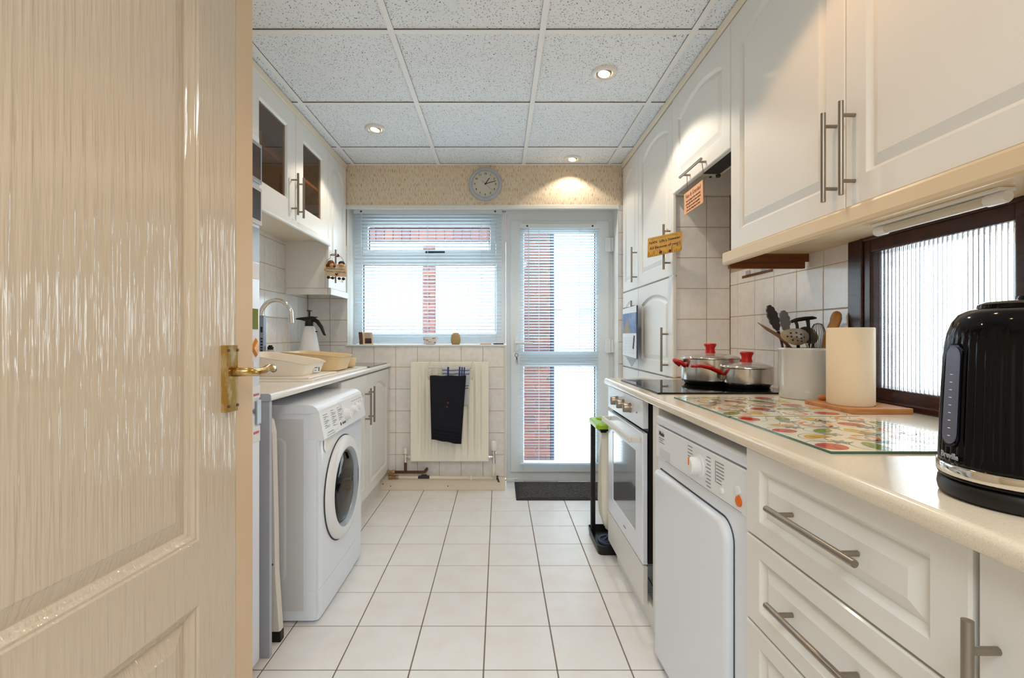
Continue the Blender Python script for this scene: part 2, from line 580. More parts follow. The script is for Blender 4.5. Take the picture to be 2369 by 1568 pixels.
# side walls
wl = struct('wall_left')
obj('plaster', bx(XL - .12, XL - .0016, YF, YB + .25, -.02, CZ + .1), M['grout'], wl)
wr = struct('wall_right')
WY0, WY1, WZ0, WZ1 = .975, 1.612, .874, 1.396       # opening of the ribbed window
b = nb()
for q in ((YF, WY0, -.02, CZ + .1), (WY1, YB + .25, -.02, CZ + .1), (WY0, WY1, -.02, WZ0), (WY0, WY1, WZ1, CZ + .1)):
    box(b, XR + .0016, XR + .13, *q)
obj('plaster', b, M['grout'], wr)
wf = struct('wall_front')
obj('plaster', bx(XL, XR, YF - .1, YF, 0, CZ), M['wall_plain'], wf)
# tiles of the walls
def wall_tiles(parent, m, u0, us, u_max, v0, vs, v_max, place, p, g=.0032):
    """cut tiles at the borders; place(u,v,w) -> point, w out of the wall"""
    full = None
    k0 = math.floor((us - u0) / p)
    u = u0 + k0 * p
    while u < u_max - 1e-6:
        v = v0 + math.floor((vs - v0) / p) * p
        while v < v_max - 1e-6:
            a, b_, c, d = max(u, us), min(u + p, u_max), max(v, vs), min(v + p, v_max)
            if b_ - a > .012 and d - c > .012:
                P, Q = Vector(place(a + g / 2, c + g / 2, 0)), Vector(place(b_ - g / 2, d - g / 2, .006))
                is_full = abs(b_ - a - p) < 1e-5 and abs(d - c - p) < 1e-5
                lo = Vector((min(P[i], Q[i]) for i in range(3))); hi = Vector((max(P[i], Q[i]) for i in range(3)))
                if is_full and full:
                    copy_of(full, lo - worldpos(parent), parent)
                else:
                    o = local('tile', bx(0, hi.x - lo.x, 0, hi.y - lo.y, 0, hi.z - lo.z, .0015, 1), m, parent, lo)
                    if is_full: full = o
            v += p
        u += p
wall_tiles(wl, M['wall_tile'], 3.2746, 1.58, YB, 1.039, .86, 1.72, lambda u, v, w: (XL - .006 + w, u, v), .1545)
wall_tiles(wr, M['wall_tile'], 2.377, 1.614, 2.452, 1.0205, .86, 1.40, lambda u, v, w: (XR + .006 - w, u, v), .1570)
wall_tiles(wr, M['wall_tile'], 2.377, .10, .973, 1.0205, .86, 1.40, lambda u, v, w: (XR + .006 - w, u, v), .1570)
# end wall: opening for window and back door
wb = struct('wall_back')
OX0, OX1, OZ1, SZ, PX = -1.076, .842, 2.008, 1.021, .041
b = nb()
for q in ((XL - .1, OX0, 0, OZ1), (OX1, XR + .1, 0, OZ1), (XL - .1, XR + .1, OZ1, CZ + .1), (OX0, PX, 0, SZ - .012)):
    box(b, q[0], q[1], YB + .0016, YB + .25, q[2], q[3])
obj('masonry', b, M['grout'], wb)
obj('wallpaper', bx(XL, XR, YB, YB + .0055, OZ1 - .002, CZ + .002), M['wallpaper'], wb)
b = nb()
box(b, OX0 - .0005, OX0 + .002, YB - .001, YB + .16, SZ, OZ1)
box(b, OX0, OX1, YB - .001, YB + .16, OZ1 - .003, OZ1 + .0005)
box(b, OX1 - .002, OX1 + .0005, YB - .001, YB + .16, 0, OZ1)
obj('reveal_lining', b, M['reveal'], wb)
obj('bullnose', bx(OX0 - .012, OX1 + .005, YB - .006, YB + .012, OZ1 - .030, OZ1, .004), M['reveal'], wb)
wall_tiles(wb, M['wall_tile'], -.1149, XL, PX - .006, .861, .07, SZ - .006, lambda u, v, w: (u, YB + .006 - w, v), .1545)
wall_tiles(wb, M['wall_tile'], -1.198, XL, OX0, 1.039, SZ - .006, 1.72, lambda u, v, w: (u, YB + .006 - w, v), .1545)
wall_tiles(wb, M['wall_tile'], OX1 + .0, OX1, XR, 1.039, .0, OZ1, lambda u, v, w: (u, YB + .006 - w, v), .1545)
obj('tile_trim', bx(PX - .007, PX + .002, YB - .004, YB + .02, .02, SZ - .002, .002), M['reveal'], wb)
obj('end_return', bx(PX - .001, PX + .0005, YB + .004, YB + .16, 0, SZ), M['reveal'], wb)
sk = struct('baseboard_back')
obj('board', bx(-.850, .042, 3.415, YB, 0.0, .083, .003), M['pipe_white'], sk)
b = nb()
for x, z in ((-.815, .045), (-.762, .03), (-.36, .03), (.0, .06)):
    lathe(b, [(.004, 0), (.004, -.002)], (x, 3.4155, z), 10, 'y')
obj('screw_head', b, M['pipe_brown'], sk)
# interior door (open, at the left of the view); leaf coordinates: s along the leaf (0 at the free edge, towards the hinge), z up, w out of the face
dr = struct('door_2', (-.64, 1.19, 0), 'open cream painted panel door with wood grain and a brass lever')
ddir = Vector((-.109, -1.0, 0)).normalized()
dn = Vector((1.0, -.109, 0)).normalized()
E0 = Vector((-.6433, 1.19, 0))
def D(s, z, wv): return E0 + ddir * s + Vector((0, 0, z)) + dn * wv
DT = 2.02
b = nb()
def slab_face(b, panels):
    o0 = [(0.0, 0.008), (.80, 0.008), (.80, 2.262), (0.0, 2.262)]
    f = [b.verts.new(D(u, v, 0)) for u, v in o0]
    k = [b.verts.new(D(u, v, -.042)) for u, v in o0]
    b.faces.new(k)
    for i in range(4):
        b.faces.new((f[i], f[(i + 1) % 4], k[(i + 1) % 4], k[i]))
    loops = [f]
    for (u0, u1, v0, v1) in panels:
        p0 = [(u0, v0), (u1, v0), (u1, v1), (u0, v1)]
        prof = [(0, 0), (.003, -.004), (.008, -.004), (.014, -.0095), (.020, -.012), (.024, -.0165), (.026, -.0165), (.058, -.0055), (.062, -.0035)]
        rings = []
        for d, wv in prof:
            rings.append([b.verts.new(D(u, v, wv)) for u, v in (inset(p0, d) if d else p0)])
        for r0, r1 in zip(rings, rings[1:]):
            for i in range(4):
                b.faces.new((r0[i], r0[(i + 1) % 4], r1[(i + 1) % 4], r1[i]))
        b.faces.new(rings[-1])
        loops.append(rings[0])
    fill_between(b, loops)
slab_face(b, [(.125, .62, .637, 2.12), (.125, .62, .14, .497)])
obj('leaf', b, M['door_paint'], dr)
b = nb()
prism(b, [(0.001, 0.0), (-.066, .0), (-.0725, -.004), (-.074, -.010), (-.072, -.022), (-.05, -.036), (.001, -.036)],
      lambda u, v: D(u, .008, v), lambda u, v: D(u, 2.262, v))
obj('lipping', b, M['door_edge'], dr)
hd = thing('handle', None, None, D(.03, .99, 0)); hd.parent = dr; hd.location = D(.03, .99, 0) - dr.location
b = nb()
pl = [(0, 0), (.003, .011), (.007, .014), (.041, .014), (.045, .011), (.048, 0)]
loft(b, [[D(.006 + u, z, v) for u, v in pl] for z in (.905, 1.062)])
plate = obj('plate', b, M['brass'], hd)
b = nb()
for s in (.014, .046):
    for z in (.918, 1.050):
        t = nb(); lathe(t, [(.0038, 0), (.0032, .002)], (0, 0, 0), 10, 'z')
        R = Matrix((ddir, Vector((0, 0, 1)), dn)).transposed().to_4x4(); R.translation = D(s, z, .0138)
        merge(b, t, R)
obj('screw', b, M['pipe_brown'], hd)
b = nb()
lv = [(.030, .9985, .012), (.030, .9985, .036), (.024, .9985, .050), (.006, .996, .058), (-.018, .998, .060), (-.040, 1.0045, .060), (-.058, 1.003, .059), (-.068, .9965, .058)]
tube(b, [D(*q) for q in lv], [.011, .0105, .010, .0092, .0085, .0085, .0095, .0075], 14)
obj('lever', b, M['brass'], hd, smooth=True)
# ================================================================ WINDOW, BACK DOOR, RIBBED WINDOW
GY = 3.60                                  # plane of the frames
def PX_(x): return (x - 1155.0) * GY / F
def PZ_(y): return H - (y - 776.0) * GY / F
def frame_bars(x0, x1, z0, z1, t, y0, y1, bev=.006, tb=None, tt=None):
    b = nb()
    tb = t if tb is None else tb
    tt = t if tt is None else tt
    box(b, x0, x0 + t, y0, y1, z0, z1, bev)
    box(b, x1 - t, x1, y0, y1, z0, z1, bev)
    box(b, x0 + t - .004, x1 - t + .004, y0 + .0005, y1, z0, z0 + tb, bev)
    box(b, x0 + t - .004, x1 - t + .004, y0 + .0005, y1, z1 - tt, z1, bev)
    return b
w1 = struct('window_1', (-.53, GY, SZ))
wx0, wx1, wz0, wz1 = PX_(816), PX_(1170), SZ + .002, PZ_(489)
b = frame_bars(wx0, wx1, wz0, wz1, .072, GY, GY + .07, tb=.075, tt=.062)
box(b, wx0 + .068, wx1 - .068, GY + .0005, GY + .07, PZ_(612), PZ_(590), .006)
obj('frame', b, M['upvc'], w1)
b = frame_bars(PX_(839), PX_(1147), PZ_(591), PZ_(509), .042, GY - .012, GY + .05)
sash = obj('sash', b, M['upvc'], w1)
obj('pane', bx(PX_(850), PX_(1136), GY + .02, GY + .024, PZ_(580), PZ_(522)), M['pane'], w1)
obj('pane', bx(PX_(838), PX_(1148), GY + .03, GY + .034, PZ_(771), PZ_(610)), M['pane'], w1)
b = nb()
box(b, PX_(985), PX_(1003), GY - .024, GY - .012, PZ_(588), PZ_(580), .003)
box(b, PX_(1000), PX_(1030), GY - .034, GY - .022, PZ_(586.5), PZ_(582), .003)
obj('latch', b, M['gasket'], w1)
b = nb()
for (a, c, d, e) in ((840, 1146, 612, 768), (853, 1132, 526, 576)):
    box(b, PX_(a) - .002, PX_(a) + .003, GY + .019, GY + .03, PZ_(e), PZ_(d))
    box(b, PX_(c) - .003, PX_(c) + .002, GY + .019, GY + .03, PZ_(e), PZ_(d))
    box(b, PX_(a), PX_(c), GY + .019, GY + .03, PZ_(d) - .003, PZ_(d) + .002)
obj('gasket', b, M['gasket'], w1)
sl = struct('trim_1')
obj('sill_board', bx(OX0 - .008, PX + .004, YB - .010, GY + .005, SZ - .012, SZ, .003), M['upvc'], sl)
# back door
d1 = struct('door_1', (.45, GY, .04))
fx0, fx1, fz0, fz1 = PX_(1171), PX_(1426), .0, PZ_(485)
b = frame_bars(fx0, fx1, fz0 + .008, fz1, .062, GY, GY + .07, tb=.075, tt=.092)
obj('frame', b, M['upvc'], d1)
lx0, lx1, lz0, lz1 = PX_(1181), PX_(1408), PZ_(1091), PZ_(511)
b = frame_bars(lx0, lx1, lz0, lz1, .097, GY - .016, GY + .045, tb=.075, tt=.088)
box(b, lx0 + .09, lx1 - .09, GY - .0155, GY + .045, PZ_(846), PZ_(813), .006)
leaf = obj('leaf', b, M['upvc'], d1)
obj('pane', bx(lx0 + .09, lx1 - .09, GY + .01, GY + .014, PZ_(818), PZ_(532)), M['pane'], d1)
obj('pane', bx(lx0 + .09, lx1 - .09, GY + .01, GY + .014, PZ_(1076), PZ_(842)), M['pane'], d1)
b = nb()
x = PX_(1376)
box(b, x - .004, x + .002, GY + .0, GY + .012, PZ_(813), PZ_(540)); box(b, x - .004, x + .002, GY, GY + .012, PZ_(1069), PZ_(846))
obj('gasket', b, M['gasket'], d1)
for y0, y1 in ((551, 584), (784, 816)):
    b = nb()
    box(b, PX_(1399), PX_(1411), GY - .034, GY - .014, PZ_(y1), PZ_(y0), .004)
    tube(b, [(PX_(1415), GY - .022, PZ_(y1) + .004), (PX_(1415), GY - .022, PZ_(y0) - .004)], .0125, 12)
    hg = obj('hinge', b, M['upvc'], d1)
b = nb()
box(b, PX_(1194) - .013, PX_(1194) + .013, GY - .028, GY - .014, PZ_(812), PZ_(775), .004)
tube(b, [(PX_(1194), GY - .02, PZ_(793)), (PX_(1194), GY - .062, PZ_(793)), (PX_(1200), GY - .068, PZ_(793)), (PX_(1231), GY - .066, PZ_(794))], [.010, .010, .0105, .009], 12)
obj('handle', b, M['upvc'], d1, smooth=True, auto=40)
ky = thing('key_bunch', 'small bunch of keys hanging in the back door lock', 'keys', W(1197, 819, GY - .03))
b = nb()
tube(b, [W(1195 + 3.6 * math.cos(t), 821.5 + 4.5 * math.sin(t), GY - .04) for t in [2 * PI * k / 14 for k in range(15)]], .002, 6)
obj('ring', b, M['gasket'], ky)
for dx, ln in ((-2.2, 20), (1.0, 25), (3.4, 24)):
    b = nb()
    p, q = W(1195.5, 825, GY - .042), W(1195.5 + dx, 819 + ln, GY - .042)
    tube(b, [p, p.lerp(q, .3), p.lerp(q, .32), q], [.006, .006, .0032, .0024], 6, flat=.4)
    obj('key', b, M['gasket'], ky)
# trunking cable that runs down the wall end and along the floor under the door
cb = tag(obj('cable', tube(nb(), [(PX + .006, YB - .008, SZ - .004), (PX + .006, YB - .008, .085), (PX + .012, YB - .008, .072), (.13, YB + .02, .069)], .005, 8), M['reveal'], None),
         'thin white cable running down the tiled wall end beside the back door', 'cable')
# venetian blinds
def blind(name, label, x0, x1, y, z_top, z_bot, pitch, tilt, cords, wand, width=.025):
    t = thing(name, label, 'blind', ((x0 + x1) / 2, y, z_top))
    b = bx(x0, x1, y - .014, y + .014, z_top - .030, z_top, .002)
    hr = obj('headrail', b, M['upvc'], t)
    for cx in (x0 + .055, x1 - .05):
        obj('bracket', bx(cx - .006, cx + .006, y - .016, y - .013, z_top - .022, z_top - .010), M['gasket'], hr)
    n = int((z_top - .045 - z_bot - .01) / pitch)
    b = nb()
    L = x1 - x0 - .008
    sec = []
    for k in range(5):
        u = -width / 2 + width * k / 4
        sec.append((u, .0016 * (1 - (2 * u / width) ** 2)))
    ca, sa = math.cos(tilt), math.sin(tilt)
    lo = []
    for X in (0, L):
        top = [(X, u * ca - v * sa, u * sa + v * ca) for u, v in sec]
        bot = [(X, u * ca - (v - .0006) * sa, u * sa + (v - .0006) * ca) for u, v in reversed(sec)]
        lo.append(top + bot)
    loft(b, lo)
    first = local('slat', b, M['slat'], t, (0, 0, 0), smooth=True, auto=50)
    base = worldpos(t)
    for k in range(n):
        p = Vector((x0 + .004, y, z_top - .045 - pitch * k)) - base
        if k == 0: first.location = p
        else: copy_of(first, p, t)
    obj('bottom_rail', bx(x0 + .004, x1 - .004, y - .011, y + .011, z_bot, z_bot + .012, .003), M['slat'], t)
    for cx in cords:
        b = nb()
        for dy in (-width / 2 - .0006, width / 2 + .0006):
            tube(b, [(cx, y + dy, z_top - .03), (cx, y + dy, z_bot + .006)], .0009, 5)
        obj('ladder_cord', b, M['slat'], t)
    b = nb()
    tube(b, [(wand[0], y - .022, z_top - .03), (wand[0], y - .022, wand[1])], .0032, 6)
    obj('wand', b, M['slat'], t)
    return t
BY = 3.535
def bX(x, y=BY): return (x - 1155.0) * y / F
def bZ(v, y=BY): return H - (v - 776.0) * y / F
blind('venetian_blind', 'wide white slatted blind hanging in the kitchen window recess', bX(819), bX(1161.5), BY, bZ(485), SZ + .004, .0250, math.radians(-11),
      (bX(864), bX(989.5), bX(1114)), (bX(838), bZ(690)))
BD = 3.556
blind('venetian_blind', 'narrower white slatted blind fixed to the glazed back door', bX(1202, BD), bX(1386, BD), BD, bZ(518.5, BD), bZ(1074, BD), .0211, math.radians(-17),
      (bX(1247, BD), bX(1341, BD)), (bX(1222.5, BD), bZ(795, BD)), width=.0225)
# ribbed window in the right wall
w2 = struct('window_2', (XR, 1.29, WZ0))
GX = XR + .000
gy0, gy1, gz0, gz1 = 1.0895, 1.508, .927, 1.342
b = nb()
x0, x1 = XR - .012, XR + .075
box(b, x0, x1, gy1, WY1, WZ0 - .002, WZ1 - .002, .006)
box(b, x0, x1, WY0 + .002, gy0, WZ0 - .002, WZ1 - .002, .006)
box(b, x0 + .0005, x1, gy0 - .004, gy1 + .004, gz1, WZ1 - .002, .006)
box(b, x0 + .0005, x1, gy0 - .004, gy1 + .004, WZ0 - .002, gz0, .006)
obj('frame', b, M['dark_wood'], w2)
b = nb()
box(b, x0 - .010, x0 + .003, WY0 + .002, WY1, WZ0 - .002, WZ0 + .018, .004)
box(b, x0 - .006, x0 + .003, gy1 + .032, gy1 + .042, WZ0 + .02, WZ1 - .004, .003)
box(b, x0 - .006, x0 + .003, gy0 - .042, gy0 - .032, WZ0 + .02, WZ1 - .004, .003)
box(b, x0 - .006, x0 + .003, gy0 - .03, gy1 + .03, WZ1 - .016, WZ1 - .006, .003)
obj('moulding', b, M['dark_wood'], w2)
b = nb()
nr, prof = 32, []
pr = (gy1 - gy0 + .012) / nr
for k in range(nr * 12 + 1):
    y = gy0 - .006 + pr * k / 12
    prof.append((y, GX - .0038 * abs(math.sin(PI * k / 12)) ** .65))
poly = prof + [(gy1 + .006, GX + .005), (gy0 - .006, GX + .005)]
prism(b, poly, lambda u, v: (v, u, gz0 - .006), lambda u, v: (v, u, gz1 + .006))
obj('ribbed_pane', b, M['ribbed_glass'], w2)
# ================================================================ RIGHT HAND SIDE
XC = .865                                  # front plane of wall units
def rmap(X): return lambda u, v, wv: (X - wv, u, v)
def lmap(X): return lambda u, v, wv: (X + wv, u, v)
def door_r(parent, X, y0, y1, z0, z1, arch, handle=None, **k):
    d = obj('door', panel_front(y0 + .0015, y1 - .0015, z0 + .0015, z1 - .0015, rmap(X), arch=arch, **k), M['cab_white'], parent)
    if handle:
        hy, hz, ax, ln = handle
        bar_handle(d, (X - .034, hy, hz), ax, ln, .034, -1)
    return d
# tall units beside the back door
def tall_unit(label, y0, y1, hand):
    t = thing('tall_unit', label, 'cabinet', (1.0, (y0 + y1) / 2, 0), 'tall white units by the back door')
    obj('carcass', bx(.890, XR - .001 if y0 > 2.51 else .999, y0 + .001, y1 - .001, .10, 2.264), M['cab_white'], t)
    obj('plinth', bx(.91, .93, y0, y1, 0, .10), M['cab_white'], t)
    X = .869
    door_r(t, X, y0, y1, 1.387, 2.258, .05, hand[0], ins_t=.07)
    door_r(t, X, y0, y1, .873, 1.382, .041, hand[1], ins_t=.067)
    door_r(t, X, y0, y1, .115, .868, .045, None)
    return t
def tall2():
    t = thing('tall_unit', 'nearer and wider of the two tall white units, its upper door holding the yellow sign', 'cabinet', (1.0, 2.74, 0), 'tall white units by the back door')
    b = nb()
    box(b, .890, XR - .001, 2.502, 3.044, .10, 2.264)
    box(b, .872, .8835, 2.438, 2.502, .885, 2.258)
    box(b, .890, XR - .001, 2.460, 2.502, .10, .59)
    obj('carcass', b, M['cab_white'], t)
    obj('plinth', bx(.91, .93, 2.47, 3.044, 0, .10), M['cab_white'], t)
    ep_ = obj('tiled_end', bx(.884, XR - .001, 2.4536, 2.50, .60, 2.262), M['grout'], t)
    wall_tiles(ep_, M['wall_tile'], 1.045, .886, XR - .001, 1.0125, .875, 1.96, lambda u, v, w: (u, 2.458 - w, v), .1545)
    X = .869
    door_r(t, X, 2.440, 3.045, 1.387, 2.258, .052, (2.475, 1.535, 'z', .229), ins=.07, ins_t=.065)
    door_r(t, X, 2.440, 3.045,   .873, 1.382, .043, (2.510, 1.013, 'z', .227), ins=.07, ins_t=.067)
    door_r(t, X, 2.460, 3.045, .115, .868, .045, None)
tall2()
tall_unit('farther and narrower tall white unit next to the back door, calendar hung on it', 3.045, 3.425,
          ((3.075, 1.532, 'z', .222), (3.085, 1.195, 'z', .222)))
# unit over the hob with the extractor
t = thing('extractor_unit', 'short white wall unit over the hob with a horizontal bar handle', 'cabinet', (1.0, 2.12, 1.79))
b = nb()
box(b, XC + .021, XR - .001, 1.824, 1.842, 1.786, 2.264); box(b, XC + .021, XR - .001, 2.415, 2.433, 1.786, 2.264)
box(b, XC + .021, XR - .001, 1.842, 2.415, 2.245, 2.264); box(b, XC + .021, XR - .001, 1.842, 2.415, 1.93, 1.948)
obj('carcass', b, M['cab_white'], t)
d = door_r(t, XC, 1.823, 2.433, 1.787, 2.258, .046, None, ins=.07, ins_t=.078)
bar_handle(d, (XC - .034, 2.123, 1.812), 'y', .236, .034, -1)
ho = thing('extractor_hood', 'cream extractor hood with dark filter under the unit above the hob', 'extractor', (1.0, 2.12, 1.867))
obj('body', bx(.89, 1.085, 1.846, 2.408, 1.868, 1.926, .003), M['handle_cream'], ho)
b = bx(.945, 1.06, 1.88, 2.345, 1.862, 1.8675)
f_ = obj('filter', b, M['gasket'], ho)
b = nb()
lathe(b, [(.012, 0), (.010, -.012)], (1.066, 2.372, 1.8675), 14)
lathe(b, [(.006, 0), (.005, -.006)], (1.04, 2.398, 1.8675), 10); lathe(b, [(.006, 0), (.005, -.006)], (.93, 2.398, 1.8675), 10)
obj('lamp_button', b, M['gasket'], ho)
# wall units
def wall_unit(label, y0, y1, hy):
    t = thing('wall_unit', label, 'cabinet', (1.0, (y0 + y1) / 2, 1.393), 'big white wall units over the worktop')
    b = nb()
    box(b, XC + .021, XR - .001, y0 + .001, y1 - .001, 1.398, 2.264)
    obj('carcass', b, M['cab_white'], t)
    door_r(t, XC, y0, y1, 1.400, 2.258, .048, (hy, 1.541, 'z', .228), ins=.068, ins_t=.07)
wall_unit('farther of the two big white wall units, left of the ribbed window', 1.2186, 1.822, 1.250)
wall_unit('nearer big white wall unit at the right edge, above the ribbed window', .612, 1.2186, 1.185)
pv = thing('light_pelmet', 'long cream light pelmet under the right wall units', 'trim', (.86, 1.2, 1.35))
poly = [(.849, 1.362), (.852, 1.354), (.858, 1.350), (.868, 1.352), (.868, 1.3975), (.851, 1.3975), (.849, 1.392)]
b = prism(nb(), poly, lambda u, v: (u, .60, v), lambda u, v: (u, 1.853, v))
obj('front_strip', b, M['pelmet'], pv)
b = nb()
box(b, .8685, 1.152, 1.834, 1.852, 1.338, 1.362, .001); box(b, .8685, 1.161, 1.826, 1.8335, 1.3615, 1.3975, .001)
obj('return_strip', b, M['brown_ply'], pv)
obj('soffit', bx(.8685, XR - .002, .60, 1.826, 1.3915, 1.3975), M['pelmet'], pv)
co_ = thing('cornice', 'thin cream cornice along the top of the right cupboards', 'trim', (.87, 2.0, 2.262))
poly = [(.857, CZ - .001), (.861, 2.268), (.868, 2.2645), (.900, 2.2645), (.900, CZ - .001)]
obj('strip', prism(nb(), poly, lambda u, v: (u, .60, v), lambda u, v: (u, 3.43, v)), M['cornice'], co_)
ul = thing('strip_light', 'white tube light fixed under the near wall unit', 'lamp', (1.04, 1.17, 1.375))
b = nb()
box(b, 1.025, 1.062, 1.0, 1.345, 1.383, 1.3915, .002)
obj('body', b, M['white_plastic'], ul)
b = tube(nb(), [(1.043, 1.04, 1.372), (1.043, 1.312, 1.372)], .0115, 16)
obj('diffuser', b, M['diffuser'], ul, smooth=True, auto=40)
for a, c in ((.998, 1.042), (1.31, 1.347)):
    b = tube(nb(), [(1.043, a, 1.3715), (1.043, a + .004, 1.3715), (1.043, c - .004, 1.3715), (1.043, c, 1.3715)], [.0115, .0135, .0135, .0115], 16)
    obj('end_cap', b, M['white_plastic'], ul, smooth=True, auto=40)
# worktop
def round_front(x_front, x_back, y0, y1, z0, z1, sgn, r=.012):
    """worktop slab with rolled front edge; sgn=+1 front at low x"""
    pts = []
    n = 6
    for k in range(n + 1):
        a = PI / 2 * k / n
        pts.append((x_front + sgn * r * (1 - math.cos(a)) if k else x_front, z1 - r + r * math.sin(a)))
    lowr = r * .55
    low = [(x_front + sgn * lowr * (1 - math.cos(PI / 2 * k / 3)), z0 + lowr - lowr * math.sin(PI / 2 * k / 3)) for k in range(3, -1, -1)]
    poly = [(x_back, z1), (x_back, z0)] + low + pts
    return prism(nb(), poly, lambda u, v: (u, y0, v), lambda u, v: (u, y1, v))
wt = thing('worktop', 'long cream speckled worktop on the right with hob and kettle', 'worktop', (.85, 1.2, .844))
o = obj('slab', round_front(.5275, XR - .001, -.3, 2.448, .844, .872, 1), M['worktop'], wt, smooth=True, auto=50)
# drawer unit, base unit
t = thing('drawer_unit', 'white drawer unit with three panelled drawers and bar handles', 'cabinet', (.540, 1.0677, 0))
X = .540
y0, y1 = .568, 1.0677
obj('carcass', bx(X + .021, 1.10, y0 + .001, y1 - .001, .10, .8425), M['cab_white'], t)
for z0, z1 in ((.6605, .842), (.4745, .6565), (.2885, .4705), (.11, .2845)):
    f = obj('drawer', panel_front(y0 + .0015, y1 - .0015, z0, z1, rmap(X), ins=.052, ins_v=.036), M['cab_white'], t)
    zc = (z0 + z1) / 2
    bar_handle(f, (X - .030, .824, zc + .001), 'y', .228, .030, -1)
t.rotation_euler.z = math.radians(1.25)
t = thing('base_unit', 'white base unit right of the drawers with an upright bar handle', 'cabinet', (.555, .3, 0))
obj('carcass', bx(.576, 1.10, -.02, .5665, .10, .843), M['cab_white'], t)
door_r(t, .553, -.02, .565, .11, .842, .07, (.540, .655, 'z', .229))
# plinth strips
pt = thing('plinth', 'white kickboard strip along the floor under the right units', 'trim', (.565, 1.9, 0))
obj('board', bx(.564, .580, 1.672, 2.332, 0, .085, .002), M['cab_white'], pt)
# oven
ov = thing('oven', 'white built-in oven under the hob with three grey knobs', 'oven', (.56, 2.12, .215))
oy0, oy1 = 1.836, 2.415
obj('body', bx(.563, 1.06, oy0 + .004, oy1 - .004, .222, .838), M['black'], ov)
obj('control_panel', bx(.540, .5625, oy0, oy1, .733, .839, .002), M['appliance'], ov)
b = nb()
x0, x1 = .540, .560
gy_0, gy_1, gz_0, gz_1 = 1.930, 2.340, .319, .645
od = thing('door', None, None, (.55, 2.12, .22)); od.parent = ov; od.location = Vector((.55, 2.12, .22)) - ov.location
poly_o = [(oy0, .222), (oy1, .222), (oy1, .716), (oy0, .716)]
obj('frame', panel_front(oy0, oy1, .222, .716, rmap(.540), ins=gy_0 - oy0, ins_v=.085, th=.018, hole=True), M['appliance'], od)
obj('glass', bx(.5425, .546, gy_0 - .02, gy_1 + .01, gz_0 - .03, gz_1 + .01), M['oven_glass'], od)
b = bx(.495, .505, 1.86, 2.36, .675, .6965, .002)
box(b, .505, .5395, 1.86, 1.872, .676, .6955, .002); box(b, .505, .5395, 2.348, 2.36, .676, .6955, .002)
obj('handle', b, M['handle_cream'], od)
text('zanussi', .014, M['print_mid'], (.5396, 2.10, .262), (0, -1, 0), (0, 0, 1), od)
for y in (2.225, 2.115, 2.005):
    b = lathe(nb(), [(.021, 0), (.0205, -.004), (.019, -.006), (.0185, -.028), (.0175, -.030)], (.540, y, .788), 24, 'x')
    box(b, .508, .514, y - .004, y + .004, .771, .805, .001)
    obj('knob', b, M['steel'], ov, smooth=True, auto=35)
obj('indicator_light', lathe(nb(), [(.004, 0), (.003, -.002)], (.540, 1.912, .783), 10, 'x'), M['red_led'], ov)
t = thing('filler_panel', 'white panel below the oven and between oven and dryer', 'cabinet', (.55, 2.1, .07))
obj('base_panel', bx(.542, .560, oy0, oy1 + .012, .070, .214, .002), M['cab_white'], t)
obj('end_post', bx(.553, .90, 1.690, 1.755, .0855, .843, .002), M['handle_cream'], t)
# tumble dryer
dy = thing('tumble_dryer', 'white front-loading tumble dryer under the right worktop', 'dryer', (.536, 1.662, 0))
y0, y1, X = 1.082, 1.662, .536
obj('body', bx(X + .004, 1.08, y0 + .002, y1 - .002, .012, .782, .006), M['appliance'], dy)
obj('lid', bx(X - .003, 1.09, y0, y1, .785, .816, .009, 3), M['appliance'], dy)
obj('fascia', bx(X - .002, X + .0035, y0 + .001, y1 - .001, .676, .782, .002), M['panel_white'], dy)
b = nb()
yy0, yy1, zz0, zz1, r = y0 + .075, y1 - .022, .018, .638, .05
po = [(yy1, zz0), (yy1, zz1 - .012), (yy1 - .012, zz1)]
po += [(yy0 + r - r * math.sin(PI / 2 * k / 7), zz1 - r + r * math.cos(PI / 2 * k / 7)) for k in range(8)] + [(yy0, zz0)]
p1 = inset(po, .006); p2 = inset(po, .016)
loft(b, [[(X + .0035, u, v) for u, v in po], [(X - .010, u, v) for u, v in po], [(X - .016, u, v) for u, v in p1], [(X - .017, u, v) for u, v in p2]])
obj('door', b, M['appliance'], dy, smooth=True, auto=40)
b = prism(nb(), inset(po, -.0045), lambda u, v: (X + .0032, u, v), lambda u, v: (X + .0028, u, v))
obj('door_gap', b, M['gasket'], dy)
b = lathe(nb(), [(.033, 0), (.032, -.003), (.025, -.005), (.0235, -.026), (.021, -.029)], (X - .002, 1.330, .730), 28, 'x')
kn = obj('dial', b, M['white_plastic'], dy, smooth=True, auto=35)
b = bx(X - .032, X - .028, 1.327, 1.333, .732, .7535, .001)
obj('pointer', b, M['orange'], kn)
for (y, z, r, mm, n) in ((1.122, .703, .0125, 'orange', 'start_button'), (1.126, .727, .011, 'white_plastic', 'push_button'), (1.20, .702, .008, 'white_plastic', 'push_button')):
    obj(n, lathe(nb(), [(r, 0), (r * .95, -.004), (r * .6, -.006)], (X - .002, y, z), 16, 'x'), M[mm], dy, smooth=True, auto=35)
b = bx(X - .0035, X - .0025, 1.535, 1.622, .682, .712, .0)
obj('drawer_grip', b, M['appliance_grey'], dy)
text('Miele', .021, M['print_black'], (X - .0024, 1.63, .760), (0, -1, 0), (0, 0, 1), dy, 'LEFT', bold=.0004)
b = nb()
for k in range(3): box(b, X - .0026, X - .002, 1.63 - .045 + .012 * (k % 2), 1.63, .744 - .007 * k, .7465 - .007 * k)
